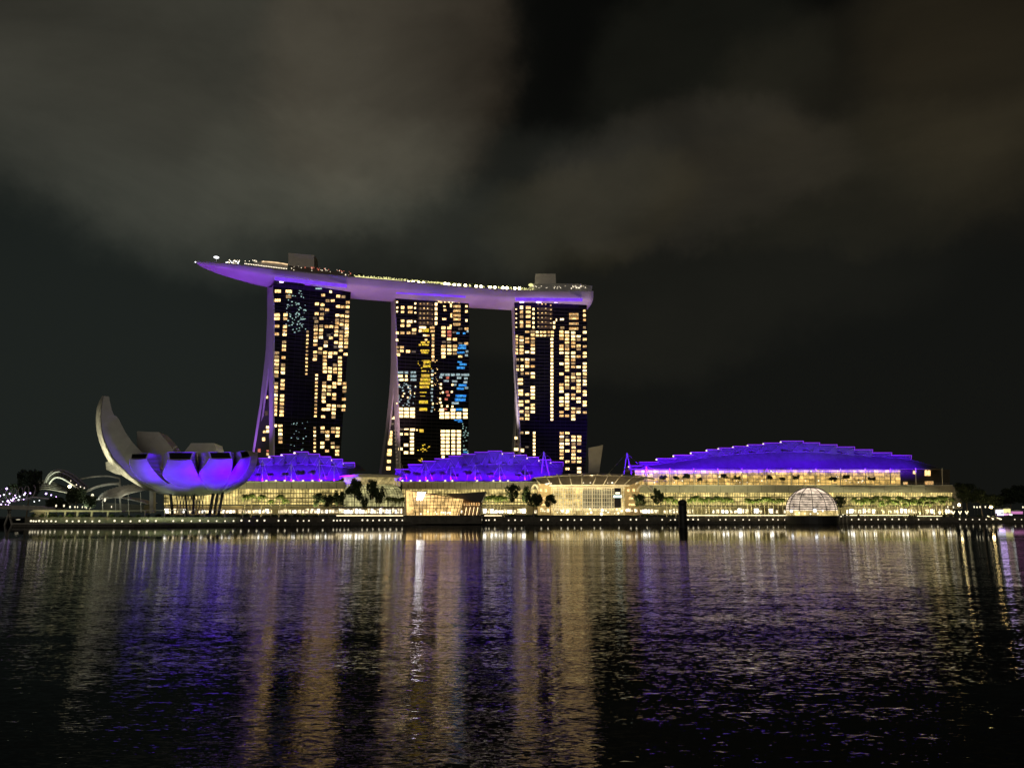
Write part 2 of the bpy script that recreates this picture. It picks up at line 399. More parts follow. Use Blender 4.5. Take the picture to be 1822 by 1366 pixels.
# ------------------------------------------------------------------ land and quay
pxs = [25] + list(range(60, 2401, 60))
top = [Vector((gx(p, q(p)) if p > 25 else gx(25, 394), q(p) if p > 25 else 394, 0)) for p in pxs]
g = MB()
far = [Vector((2600, 3500, LANDZ)), Vector((-2200, 3500, LANDZ)), Vector((-1200, 900, LANDZ)), Vector((gx(-200, 640), 640, LANDZ)), Vector((gx(20, 470), 470, LANDZ))]
poly = [Vector((p.x, p.y + 9, LANDZ)) for p in top] + far
g.v = poly; g.f = [tuple(range(len(poly)))]
tag(g.build('ground', M_land, loc=(0, 0, 0)), 'paved waterfront ground behind the quay', 'ground', kind='structure')
g = MB(); g2 = MB()
for a, b in zip(top, top[1:]):
    g.quad(a, b, b + Vector((0, 0, 1.7)), a + Vector((0, 0, 1.7)))
    g.quad(a + Vector((0, 0, 1.7)), b + Vector((0, 0, 1.7)), b + Vector((0, 9, 1.7)), a + Vector((0, 9, 1.7)))
    g2.quad(a + Vector((0, 9, 1.7)), b + Vector((0, 9, 1.7)), b + Vector((0, 9, LANDZ + .35)), a + Vector((0, 9, LANDZ + .35)))
    g2.quad(a + Vector((0, 9, LANDZ + .35)), b + Vector((0, 9, LANDZ + .35)), b + Vector((0, 9.6, LANDZ + .35)), a + Vector((0, 9.6, LANDZ + .35)))
g.quad(top[0], top[0] + Vector((0, 0, 1.7)), top[0] + Vector((-12, 76, 1.7)), top[0] + Vector((-12, 76, 0)))
tag(g.build('promenade', M_stone, loc=(0, 0, 0)), 'low stone boardwalk running along the waterline', 'promenade', kind='structure')
tag(g2.build('retaining_wall', M_stone, loc=(0, 0, 0)), 'dark stone retaining wall behind the boardwalk lamps', 'wall')
g = MB()
ed = [p for p in pxs if p <= 460]
for a, b in zip(top[:len(ed)], top[1:len(ed)]):
    g.hexa([a + Vector((0, -.9, 1.15)), b + Vector((0, -.9, 1.15)), b + Vector((0, -.9, 1.72)), a + Vector((0, -.9, 1.72)),
            a + Vector((0, .4, 1.15)), b + Vector((0, .4, 1.15)), b + Vector((0, .4, 1.72)), a + Vector((0, .4, 1.72))])
tag(g.build('quay_edge', M_conc, loc=(0, 0, 0)), 'pale concrete lip of the quay below the lotus museum', 'quay edge')

# quay lamps
def lamp_proto():
    r = thing('quay_lamp', (0, 0, 0), 'x', 'lamp')
    b = MB(); b.tube([(0, 0, 0), (0, 0, .8)], .09, 6); b.box((0, 0, .05), .4, .4, .1); b.build('post', M_dark, r)
    b = MB(); b.ball((0, 0, 1.1), .5, 8, 6); b.build('globe', E_lamp, r, True)
    return r
lp = lamp_proto()
lamp_groups = [
    ('below the pale pergola', 'quay lamps below the pergola', [56, 60.5, 65, 70.5, 77, 84, 92, 100, 119.5, 130, 141, 152.5, 165, 177.5, 204.5, 218]),
    ('below the lotus museum', 'quay lamps below the lotus museum', [233, 249, 263, 278, 309, 325, 341, 356, 371, 386, 401, 416]),
    ('between museum and glass atrium', 'quay lamps left of the atrium', [430, 444, 458, 471, 496, 508, 530, 540.5, 550, 575, 594]),
    ('left of the crystal pavilion', 'quay lamps left of the crystal pavilion', [600, 606, 613.5, 620.5, 645, 654, 664, 675, 685, 695, 706, 716]),
    ('right of the crystal pavilion', 'quay lamps left of the arched hall', [856.5, 865, 870, 880.5, 905, 916.5, 928]),
    ('before the arched hall', 'quay lamps before the arched hall', [963, 975, 998.5, 1010, 1022, 1034, 1057, 1068, 1101, 1122, 1132, 1151]),
    ('left of the glass dome', 'quay lamps left of the glass dome', [1178, 1193, 1201, 1224, 1233, 1242, 1260.5, 1281, 1291, 1307, 1322, 1333, 1350, 1364.5, 1375, 1384, 1396]),
    ('right of the glass dome', 'quay lamps right of the glass dome', [1515, 1527.5, 1539, 1550, 1562, 1574, 1587, 1599, 1611, 1634, 1656, 1667]),
    ('below the park trees', 'quay lamps below the park trees', [1707, 1718, 1730, 1742, 1754, 1766, 1779, 1805, 1817])]
first = True
for where, grp, xs in lamp_groups:
    for i, x in enumerate(xs):
        Y = q(x) + .6; zz = 1.7
        lab = '%s quay lamp from the left %s' % (ORD[i], where)
        P = (gx(x, Y), Y, zz)
        if first: lp.location = P; tag(lp, lab, 'lamp', grp); first = False
        else: copy_tree(lp, P, 0, random.uniform(.8, 1.15), lab, grp)

# ------------------------------------------------------------------ plants
def leaf_cloud(mb, c, rx, ry, rz, n, size, rnd):
    for _ in range(n):
        while True:
            p = Vector((rnd.uniform(-1, 1), rnd.uniform(-1, 1), rnd.uniform(-1, 1)))
            if .25 < p.length < 1: break
        P = Vector(c) + Vector((p.x * rx, p.y * ry, p.z * rz))
        a = Vector((rnd.gauss(0, 1), rnd.gauss(0, 1), rnd.gauss(0, .6))).normalized(); b = a.orthogonal().normalized()
        s = size * rnd.uniform(.5, 1.3); s2 = s * rnd.uniform(.4, .9)
        mb.quad(P - a * s, P - b * s2, P + a * s, P + b * s2)
def make_tree(name, seed, h, w, flat, leafm, clumps=24, per=80, trunk=.28, label='x'):
    rnd = random.Random(seed)
    r = thing(name, (0, 0, 0), label, 'tree')
    t = MB(); th = h * (.5 if not flat else .72)
    pts = [(0, 0, 0), (rnd.uniform(-.2, .2), 0, th * .5), (rnd.uniform(-.4, .4), rnd.uniform(-.3, .3), th)]
    t.tube(pts, trunk, 7, trunk * .6)
    cr = MB(); ch = h - th * .85
    for k in range(clumps):
        a = rnd.uniform(0, 6.28); rr = w * .5 * math.sqrt(rnd.random()) * .85
        zf = rnd.random()
        z = h - ch * (.15 + .7 * zf); 
        if not flat: rr *= math.sin(math.pi * (.2 + .65 * zf))**.5
        c = Vector((rr * math.cos(a), rr * math.sin(a), z))
        rad = w * rnd.uniform(.11, .2)
        leaf_cloud(cr, c, rad, rad, rad * (.45 if flat else .8), per, .07 * w**.6 + .17, rnd)
        if k % 2 == 0: t.tube([pts[-1], (Vector(pts[-1]) + c) / 2 + Vector((0, 0, -.03 * h)), c], trunk * .45, 5, trunk * .12)
    t.build('trunk', M_bark, r); cr.build('crown', leafm, r)
    return r
def make_palm(seed, h):
    rnd = random.Random(seed); r = thing('palm_tree', (0, 0, 0), 'x', 'palm')
    lean = rnd.uniform(-.5, .5)
    t = MB(); t.tube([(0, 0, 0), (lean * .3, 0, h * .5), (lean, 0, h * .86)], .24, 7, .15)
    t.tube([(lean, 0, h * .84), (lean, 0, h * .93)], .22, 6, .1); t.build('trunk', M_bark, r)
    c = MB(); O = Vector((lean, 0, h * .9))
    for k in range(26):
        a = 2.4 * k + rnd.uniform(-.2, .2); up = rnd.uniform(.2, 1.1) if k % 3 else rnd.uniform(-.6, .1)
        L = rnd.uniform(2.2, 3.1); d = Vector((math.cos(a), math.sin(a), 0)); sd_ = Vector((-d.y, d.x, 0)); prev = O
        for s in range(1, 8):
            tt = s / 7; P = O + d * (L * tt) * (1 - .12 * tt) + Vector((0, 0, up * L * .8 * tt - L * (1.0 + .3 * up) * tt * tt))
            wd = .75 * math.sin(math.pi * min(1, .15 + tt * .85)) + .06
            for sg in (-1, 1):
                mid = (prev + P) / 2
                c.tri(prev, P, mid + sd_ * sg * wd + Vector((0, 0, -.9 * wd)) + d * .25)
            prev = P
    c.build('crown', M_frond, r); return r
HIDE = []
palms = [make_palm(s, 12) for s in (1, 2, 3)]
broad = [make_tree('broadleaf_tree', s, 14, 11, False, M_leaf) for s in (11, 12, 13)]
flat_t = [make_tree('terrace_tree', s, 6, 7, True, M_leafd, 16, 60, .12) for s in (21, 22, 23)]
dark_t = [make_tree('park_tree', s, 16, 15, False, M_leafd, 40, 85, .4) for s in (31, 32)]
PROTOS = palms + broad + flat_t + dark_t
used = set()
def place(protos, k, loc, sc, label, group=None, rz=None, cat=None):
    p = protos[k % len(protos)]
    rz = random.uniform(0, 6.28) if rz is None else rz
    if p.name not in used:
        used.add(p.name); KID[p.name] = [(c, kids(c)) for c in kids(p)]
        p.location = loc; p.rotation_euler = (0, 0, rz); p.scale = (sc, sc, sc) if not isinstance(sc, tuple) else sc
        tag(p, label, cat, group); return p
    return copy_tree(p, loc, rz, sc, label, group, cat)
def tree_px(protos, k, px, ytop, Y, label, group=None, base=LANDZ, h0=12, wpx=None, w0=None):
    zt = at(px, ytop, Y).z; s = (zt - base) / h0
    sc = s
    if wpx: sw = wpx / F_PX * Y / w0; sc = (sw, sw, s)
    return place(protos, k, (gx(px, Y), Y, base), sc, label, group)

# ------------------------------------------------------------------ hotel towers
def tower(idx, label, ang, Yc, pxc, left, right, ztop, legs, wins, who, groundy=860):
    """left/right: px outline tables (y -> x) of the front facade; legs: px strips of the end wall; facade in a vertical plane turned by ang"""
    dirv = Vector((math.cos(R(ang)), math.sin(R(ang)), 0)); nrm = Vector((-math.sin(R(ang)), math.cos(R(ang)), 0))  # nrm points back
    P0 = Vector((gx(pxc, Yc, ztop), Yc, 0))
    def onp(px, py, off=0):
        d = ray(px, py); t = ((P0 + nrm * off - CAM).dot(nrm)) / d.dot(nrm); return CAM + d * t
    r = thing('hotel_tower', P0 + nrm * 12 + Vector((0, 0, LANDZ)), label, 'tower', 'three hotel towers under the roof deck')
    ys = [left[0][0] + (862 - left[0][0]) * k / 12 for k in range(13)]
    Lf = [onp(interp(left, y), y) for y in ys]; Rt = [onp(interp(right, y), y) for y in ys]
    b = MB(); b.loft([Lf, Rt, [p + nrm * 11 for p in Rt], [p + nrm * 11 for p in Lf]]); b.build('glass_facade', M_glass, r)
    # floor edges and fins standing proud of the glass
    fl = MB(); z = Lf[-1].z
    zt = Lf[0].z; n = int((zt - 20) / 3.0)
    def edge(tab, z):
        lo, hi = 0, len(tab) - 1
        for a, c in zip(tab, tab[1:]):
            if c.z <= z <= a.z: t = (a.z - z) / (a.z - c.z); return a.lerp(c, t)
        return tab[0]
    for k in range(n):
        zz = zt - 6 - 3.0 * k
        if zz < 14: break
        a, c = edge(Lf, zz), edge(Rt, zz)
        fl.hexa([a - nrm * .35 + Vector((0, 0, -.12)), c - nrm * .35 + Vector((0, 0, -.12)), c - nrm * .35 + Vector((0, 0, .12)), a - nrm * .35 + Vector((0, 0, .12)),
                 a + nrm * .1 + Vector((0, 0, -.12)), c + nrm * .1 + Vector((0, 0, -.12)), c + nrm * .1 + Vector((0, 0, .12)), a + nrm * .1 + Vector((0, 0, .12))])
    fl.build('floor_ledges', mat('ledge_metal', (.045, .045, .043)), r)
    # end wall legs
    for nm, strip in legs:
        Fr = [at(x1, y, Y) for (y, x0, x1, Y, Y2) in strip]; Bk = [at(x0, y, Y2) for (y, x0, x1, Y, Y2) in strip]
        wd = dirv * 1.2
        b = MB(); b.loft([Fr, Bk, [p + wd + nrm * 2 for p in Bk], [p + wd + nrm * .2 for p in Fr]]); b.build(nm, M_clad, r)
        if nm == 'rear_leg':
            d1 = dirv * 1.6 + nrm * 3; d2 = dirv * 52 + nrm * 3
            b = MB(); b.loft([[p + d1 for p in Fr], [p + d1 for p in Bk], [p + d2 for p in Bk], [p + d2 for p in Fr]]); b.build('rear_slab', M_dark, r)
    # dark crown under the hull
    a, c = Lf[0], Rt[0]
    b = MB(); b.hexa([a + nrm * 1.5 - dirv * -1, c + nrm * 1.5 - dirv, c + nrm * 1.5 - dirv + Vector((0, 0, 9)), a + nrm * 1.5 + dirv + Vector((0, 0, 9)),
                      a + nrm * 22 + dirv, c + nrm * 22 - dirv, c + nrm * 22 - dirv + Vector((0, 0, 9)), a + nrm * 22 + dirv + Vector((0, 0, 9))]); b.build('crown_recess', M_dark, r)
    # lit windows; mirrored city lights are emissive panes too
    W = []; wr = random.Random(idx)
    for (k, x, y, wd, ht) in wins:
        if wd > 4: wd *= .86; ht *= .82
        if k in 'cw' and ht < 7: k = wr.choice('cccwwpqqo' if k == 'c' else 'cwwwpqoo')
        W.append((wd * ht, k, x, y, wd, ht))
    W.sort(key=lambda t: -t[0])
    rest = {}
    for i, (A, k, x, y, wd, ht) in enumerate(W):
        off = -.32 if A > 0 else 0
        pts = [onp(x - wd / 2, y + ht / 2, off), onp(x + wd / 2, y + ht / 2, off), onp(x + wd / 2, y - ht / 2, off), onp(x - wd / 2, y - ht / 2, off)]
        if i < 100: b = MB(); b.prism(pts, nrm * .3); b.build('lit_or_reflecting_pane', EM[k], r)
        else: rest.setdefault(k, MB()).prism(pts, nrm * .3)
    if rest:       # the remaining small windows and painted glints: one part with several materials
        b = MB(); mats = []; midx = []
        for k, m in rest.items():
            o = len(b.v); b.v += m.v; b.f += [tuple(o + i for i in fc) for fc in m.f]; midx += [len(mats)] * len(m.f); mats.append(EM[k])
        o = b.build('small_lit_or_reflecting_panes', mats[0], r); o['kind'] = 'stuff'
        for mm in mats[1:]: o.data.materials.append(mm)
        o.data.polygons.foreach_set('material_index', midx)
    return r, onp, dirv, nrm

def runs(k, x, ys, w=8.2, h=5.3, x2=None, y0=None, y1=None):
    return [(k if random.random() > .12 else 'w', x + random.uniform(-.3, .3), y, w * random.uniform(.9, 1.02), h * random.uniform(.85, 1.03)) for y in ys]
def rep(a, b, st):
    n = int(round((b - a) / st)); return [a + (b - a) * i / max(1, n) for i in range(n + 1)]
def glints(k, x0, x1, y0, y1, n, rnd, s=1.9):
    return [(k, rnd.uniform(x0, x1), rnd.uniform(y0, y1), rnd.uniform(.7, s * 1.3), rnd.uniform(.8, s)) for _ in range(n)]
rnd = random.Random(5)
# --- left tower windows and glints painted on the glass
W1 = []
for y in (518, 534, 560, 566.5, 580, 594): W1.append(('c', 494.5 - (y - 518) * .035, y, 12 - (y - 518) * .02, 6))
for y in rep(627.5, 669, 6.9) + rep(682, 737, 6.9): W1.append(('w', 492 - (y - 627) * .03, y, 11 - (y - 627) * .02, 5.5))
W1 += [('c', 514, 518.5, 12.5, 6.5), ('c', 513.5, 527.5, 10.5, 6.5)]
for y in (560, 567, 581, 588, 595, 608, 615, 622, 636, 649, 656, 663, 677, 684, 691, 704, 711, 718, 725, 732, 738): W1.append(('c', 508 - (y - 560) * .045 if y < 640 else 504 - (y - 640) * .03, y, 8, 5.6))
for y in (757, 765, 772, 779, 786): W1.append(('c', 499, y, 8, 5.6))
W1.append(('h', 490, 757, 6, 6))
for y in rep(590, 665, 6.8): W1.append(('c', 547.3 - (y - 590) * .03, y, 4.4, 4))
for y in rep(667, 740, 6.7): W1.append(('w' if y % 2 < 1 else 'c', 563.5 - (y - 667) * .03, y, 5, 4.2))
for y in rep(761, 802, 6.8): W1.append(('w', 560, y, 4.6, 4.2))
colD = [(564, 540.5), (563.5, 558), (563, 572), (562, 580), (562, 586), (562, 593), (561.5, 600), (561.5, 606), (561, 613), (561, 626), (561, 633), (560, 639)]
colE = [(575, 525), (574, 542), (573, 549.5), (573, 559), (572, 566.5), (571.5, 580), (571.5, 587), (571, 593), (571, 600), (570, 620), (570, 627)]
colF = [(583, 535), (582, 551), (581, 581), (580, 608), (579.5, 615), (578.5, 627), (578, 634), (578, 641), (578, 648), (578, 654), (578, 661), (577, 681), (577, 687), (576.5, 694), (576, 701), (576, 707), (576, 714), (576, 728), (575, 741), (574, 761), (574, 768), (573.5, 788), (573.5, 795)]
colG = [(592, 535), (589.5, 581), (589, 601), (588, 628), (587.5, 634), (587, 655), (587, 661), (586.5, 669), (586, 674), (586, 688), (586, 694), (585, 701), (585, 721), (584, 728), (582.5, 768), (582.5, 775), (582.5, 781), (582, 802)]
colH = [(602, 527), (601.5, 545), (600.5, 561), (600, 569), (600, 575), (599, 582), (598.5, 589), (598, 596), (598, 609), (597, 628), (596, 649), (596, 656), (596, 662), (595, 682), (595, 688), (594.5, 702), (594.5, 709), (594, 722), (594, 728), (593.5, 735), (593.5, 742), (592.5, 762), (592.5, 768), (592, 788), (592, 795)]
colI = [(611, 528), (609.5, 546), (609, 562), (609, 570), (608, 577), (607.5, 590), (607, 597), (607, 603), (606.5, 610), (606, 616), (606.5, 623), (605, 636), (605, 643), (605, 649), (605, 656), (605, 663), (604.5, 669), (604.5, 676), (604, 682), (603, 722), (601, 762), (601, 769), (600.5, 775), (600.5, 795), (600, 802), (600, 808)]
colJ = [(619, 538), (618.5, 546), (618, 555), (617.5, 563), (617.5, 571), (617, 578), (617, 584), (617, 591), (616.5, 597), (616, 604), (616, 610), (615.5, 617), (615, 630), (613, 682), (613, 689), (613, 696), (612, 710), (611.5, 722), (611, 729)]
for c in (colD, colE, colF, colG, colH, colI, colJ):
    for x, y in c: W1.append(('c' if rnd.random() > .25 else 'w', x, y, 7.6, 5.4))
for x, y in ((611, 583), (585, 596), (597, 617), (560.5, 566)): W1.append(('d', x, y, 7.5, 5))
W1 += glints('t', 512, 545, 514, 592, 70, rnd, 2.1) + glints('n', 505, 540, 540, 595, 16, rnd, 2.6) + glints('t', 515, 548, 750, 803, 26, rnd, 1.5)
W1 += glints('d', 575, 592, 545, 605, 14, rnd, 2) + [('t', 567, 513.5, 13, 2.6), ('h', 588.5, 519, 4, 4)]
# --- right tower windows
W3 = []
def col3(x, ys, k='c', w=8.4):
    for y in ys: W3.append((k if rnd.random() > .22 else rnd.choice('wh'), x, y, w * rnd.uniform(.93, 1), 5.0 * rnd.uniform(.9, 1.04)))
col3(919.5, rep(598, 628, 6.2), 'w', 4.6); col3(928, rep(600, 628, 6.2)); col3(921, [639.5, 651, 657.5], 'w', 5.5)
col3(929, [639.5, 651, 657.5, 664.5], 'c', 6); col3(926, [675, 682], 'c', 10); col3(926.5, [695, 701], 'c', 9.6); col3(927, [714, 720], 'c', 9.6)
col3(928, [732, 744.5], 'c', 8); col3(938, [590, 602, 608, 626, 639.5, 645, 651.5, 664, 701.5, 714, 726, 732.5, 738.5, 745])
col3(948, [589.5, 595.5, 602, 608, 614, 620.5, 627, 639.5, 651.5, 664, 670.5, 689, 695, 701.5, 707.5, 720, 726, 732.5])
col3(982, rep(603, 746, 6.2), 'h', 5.4)
col3(999, [590, 596.5, 602.5, 615, 621, 627.5, 647, 665, 684, 690, 696, 708, 714, 720.5, 733, 739.5])
col3(1009, [591, 597, 603, 609, 615, 621, 627.5, 634, 640, 646, 652, 658.5, 671, 677, 684, 690, 702, 708, 714.5, 721, 727, 739.5], 'w')
col3(1020, [591.5, 598, 603.5, 610, 616, 627.5, 634, 640, 646, 652.5, 665, 671, 677, 690, 702, 708.5, 726.5, 733, 739.5, 745.5])
col3(1029.5, [598, 604, 615, 621, 634, 652.5, 665, 671, 677, 684, 690, 696, 708.5, 714.5, 727, 733])
col3(1040.5, [591, 603.5, 616, 628, 634, 646.5, 653, 659, 665, 671, 677.5, 683.5, 696.5, 702, 715, 720.5, 733.5], 'c', 7.6)
for y in (590.5, 596.5): col3(0, []); [W3.append(('c', x, y, 5.6, 4.4)) for x in (956, 963, 969.5, 977, 983)]
for y in (547, 555, 563, 573, 580): W3.append(('w', 928, y, 6.5, 6.5)); W3.append(('w', 940, y, 9.5, 5.5))
for y in (550, 558, 566, 574, 582): W3.append(('h', 949.3, y, 3.6, 4)); W3.append(('h', 918.6, y, 2.4, 2))
for y in (550, 558, 566, 574, 582):
    W3.append(('b', 970, y, 30, 6.4))
for y in (542, 550, 558, 566, 574, 582):
    for x in (957.5, 964.5, 971): W3.append(('w', x, y - 1.2, 2.2, 1.6))
    W3.append(('w', 980, y + 1, 2.6, 1.6))
W3 += [('h', 986, 574, 4.2, 5), ('h', 986, 582, 4.6, 6), ('w', 1000, 568, 7.5, 4), ('w', 1000.5, 583, 8, 4.5), ('h', 990, 569, 2, 4)]
for y in (559.5, 566, 576, 584.5): W3 += [('a', 1021, y, 19, 5.4), ('w', 1022, y + .6, 8, 2.6)]
for y in (553, 561, 569, 583): W3.append(('c', 1040, y, 5.4, 4.8))
col3(928.5, [769.5], 'h', 6.5); col3(938, [769.5], 'h', 7.5); W3.append(('d', 938, 795, 7, 4)); col3(950.5, rep(770, 814, 6.3), 'h', 5)
col3(999.5, rep(770, 814.5, 6.35)); col3(1009.5, [770, 783, 789, 802, 821, 833.5]); col3(1020.5, rep(776.5, 821, 6.35)); col3(1030.5, [776.5, 783, 789.5, 802, 814.5, 821, 833, 839])
W3 += [('h', 918.2, 779, 5.5, 5.5), ('h', 918.6, 799, 8.5, 6), ('h', 929.5, 801, 6.5, 7), ('d', 1009, 777, 6, 4)]
# --- middle tower windows, city reflections among them as emissive panes
W2 = []
def cell(k, x, y, w=8.2, h=5.4): W2.append((k, x, y, w, h))
for x, y, w in ((716.5, 547, 6.5), (716.5, 554.5, 6.5), (729.8, 547, 9.5), (730, 555, 9), (716.5, 571, 7.5), (729, 572, 11), (716, 579, 7.5), (727, 579, 7.5), (737, 586.5, 8.5),
              (707, 592, 5.5), (716, 592, 8), (727, 592, 7.5), (736.5, 592.5, 8.5), (706.5, 604.5, 5), (707, 617, 5.5), (715, 617.5, 8), (707, 624.5, 5.5), (715, 624, 7.5),
              (726, 625, 8), (708.5, 631, 7)): cell('w' if y < 575 else 'c', x, y, w)
for x, y in ((706.5, 537.5), (706.8, 547), (706.5, 554), (739, 540), (738.5, 548), (739, 556), (738.5, 572)): cell('h', x, y, 3.2, 3)
for y in rep(541, 575, 8.3):
    cell('b', 757.5, y, 30, 7); [cell('w', x, y - .8, 2.2, 3) for x in (748, 754.5, 761)]; cell('h', 776, y, 5, 6.4); cell('w', 769, y + 1.5, 2, 1.5)
cell('c', 752, 582.5, 14, 5); cell('c', 769, 582.5, 9, 5); cell('c', 748, 588.5, 6, 5); cell('c', 769.5, 589, 9, 4.6); cell('y', 757.5, 587.5, 13, 7)
W2 += glints('w', 780, 819, 533, 538.5, 34, rnd, 2.6) + glints('c', 780, 819, 533.5, 538, 20, rnd, 3)
for y in (545, 553, 561, 568, 577): cell('a', 813, y, 15, 5.6); cell('w', 812, y, 7, 2.4)
for x, y, w, h in ((791, 545, 5, 3.5), (792, 551.5, 6, 4), (790.5, 567.5, 8, 3.5), (830, 545, 4.5, 4), (830, 554, 5, 5), (830, 570, 4.5, 5), (802.5, 543, 3, 7), (803, 561, 2.6, 7), (802, 579, 3, 3.5)): cell('c', x, y, w, h)
for x, y in ((757.5, 597), (755, 596.5), (762, 597), (758, 604.5), (751, 609), (755, 609), (762, 608.5), (747, 613.5), (753, 613), (757, 613), (761, 613.5)): cell('y' if y > 607 else 'c', x, y, 4, 2.8)
for x, y, w, h in ((756, 623.5, 18, 3.4), (756, 627, 14, 4), (759, 643.5, 13, 6.5), (759.5, 651, 15, 5.5), (754, 660, 10, 2.6), (757, 668, 17, 5.5), (757, 675, 21, 5.5), (756, 681.5, 21, 5.5), (755, 688, 19, 5.5),
                   (753, 698, 14, 2.2), (752, 704.5, 10, 1.8), (753.5, 715, 18, 6.2), (753, 728, 16, 6), (750, 766, 8.5, 6.5)): cell('y', x, y, w, h)
for y in (596.5, 602.5, 608.5, 614.5, 622, 628, 634, 640.5): cell('c', 770.5, y, 5, 4.8)
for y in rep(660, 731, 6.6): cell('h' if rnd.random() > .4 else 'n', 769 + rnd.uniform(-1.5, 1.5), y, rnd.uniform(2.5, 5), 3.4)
W2 += glints('y', 742, 764, 790, 804, 14, rnd, 2.6) + glints('y', 741, 752, 815, 821, 7, rnd, 2.4) + glints('y', 744, 768, 640, 662, 14, rnd, 1.8) + glints('w', 773, 784, 640, 740, 26, rnd, 1.3)
for x in (789, 799.5, 809.5):
    for y in (583, 590, 596.5, 615.5, 622, 628.5): 
        if x > 805 and y < 610: continue
        cell('r' if (x > 795 and x < 805 and y in (590, 596.5)) else ('c' if rnd.random() > .3 else 'w'), x, y, 8.4, 5.3)
for x, y in ((789, 634.5), (799, 603), (809.5, 603.5), (830, 585), (829.5, 611)): cell('c', x, y, 7.8, 5.3)
for x, y in ((819, 585), (809, 591), (819, 610.5), (790, 608), (799, 609), (819, 634), (736, 625.5)): cell('d' if y != 634 else 'w', x, y, 8, 4)
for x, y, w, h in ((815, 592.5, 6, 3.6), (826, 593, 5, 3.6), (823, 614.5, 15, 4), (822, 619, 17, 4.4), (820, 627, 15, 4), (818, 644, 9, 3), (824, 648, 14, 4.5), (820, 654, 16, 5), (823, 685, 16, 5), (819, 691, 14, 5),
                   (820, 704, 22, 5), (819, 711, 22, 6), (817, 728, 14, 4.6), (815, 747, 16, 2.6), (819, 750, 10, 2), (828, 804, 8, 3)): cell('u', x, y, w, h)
for x in (787, 796.5, 806, 815.5, 825, 831): cell('n', x, 666.5, 8.6, 5)
for x, y, w in ((784.5, 671, 6), (817, 672, 9), (829, 673, 7), (794, 677.5, 10), (809, 678, 11), (828, 680, 8), (810, 684, 5), (810, 717, 14), (831, 625, 5), (832, 589, 3), (830, 632, 6), (830, 690, 7)): cell('n', x, y, w, 4.4)
for x, y in ((796.5, 672), (795.5, 697), (794, 710), (797.5, 703), (793, 727.5)): cell('r', x, y, 6, 4.5)
for x, y in ((784.5, 683.5), (784.5, 690.5), (805, 684.5), (788, 698), (804, 697), (783, 709.5), (784, 716), (786, 722), (796, 722.5), (805, 723)): cell('h', x, y, 3.2, 3.2)
for y in (729, 735.5, 742):
    for x in (786, 795.6, 806, 816.5, 828):
        if y == 729 and x in (816.5, 795.6): continue
        cell('h', x, y, 9, 5.6)
    for x in (713, 723.2, 733.8): cell('h', x, y - 1.5, 9.8, 5.7)
for y in (662.5, 669, 675.5):
    for x in (709, 714.5, 723, 733, 738): cell('n' if rnd.random() > .35 else 'h', x, y, rnd.uniform(4, 8), 4.6)
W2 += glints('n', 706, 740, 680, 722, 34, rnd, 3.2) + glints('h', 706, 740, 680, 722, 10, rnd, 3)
W2 += [('d', 713.5, 763.5, 7, 4), ('h', 723, 763, 9, 3), ('h', 734, 764, 10, 5.4), ('h', 713, 772, 8, 4.6), ('w', 723, 772, 8, 4.4)]
for y in rep(772, 805, 6.6): cell('h', 733, y, 7.6, 5.2)
for x, y in ((722.5, 791.5), (722.5, 805), (712.5, 798.5)): cell('h', x, y, 8.4, 5.8)
for y in rep(767, 806, 6.5):
    for x in (788, 796.5, 806.5, 816.5): cell('h', x, y, 7.4 if y > 775 else 8.4, 5.3)
cell('h', 788.5, 812.5, 5.4, 5.2)
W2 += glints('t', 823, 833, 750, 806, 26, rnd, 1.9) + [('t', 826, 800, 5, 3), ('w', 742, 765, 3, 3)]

def strip(y, x0, x1, Y, Y2): return (y, x0, x1, Y, Y2)
A1, Y1 = 24, 597; A2, Y2_ = 15, 634; A3, Y3 = 5, 647
def tpt(px, pxc, Yc, ang):   # Y of facade plane at a px column (approx)
    X0 = gx(pxc, Yc, 187); d = ray(px, 520); n = Vector((-math.sin(R(ang)), math.cos(R(ang)), 0)); t = (Vector((X0, Yc, 0)) - CAM).dot(n) / d.dot(n); return (CAM + d * t).y
yl1 = tpt(486, 553, Y1, A1); yl2 = tpt(704, 769, Y2_, A2); yl3 = tpt(915, 979, Y3, A3)
T1, on1, dv1, nr1 = tower(1, 'leftmost hotel tower, warm lit windows and violet lit slanted end legs', A1, Y1, 553,
    [(505, 486), (640, 485.5), (862, 486)], [(505, 625), (560, 622), (640, 617.5), (720, 611.5), (800, 606.5), (862, 603)], 187,
    [('front_leg', [strip(511, 475.5, 486, yl1, yl1 + 22), strip(600, 475, 486, yl1, yl1 + 15), strip(640, 477, 485.7, yl1, yl1 + 14), strip(700, 478.5, 485.5, yl1, yl1 + 12), strip(862, 479.5, 486.4, yl1, yl1 + 12)]),
     ('rear_leg', [strip(540, 476, 480, yl1 + 13, yl1 + 23), strip(620, 473, 480, yl1 + 18, yl1 + 30), strip(650, 470, 478, yl1 + 20, yl1 + 34), strip(720, 462, 469, yl1 + 28, yl1 + 44), strip(810, 448, 456, yl1 + 34, yl1 + 56), strip(862, 441, 449, yl1 + 36, yl1 + 60)])],
    W1, 'left')
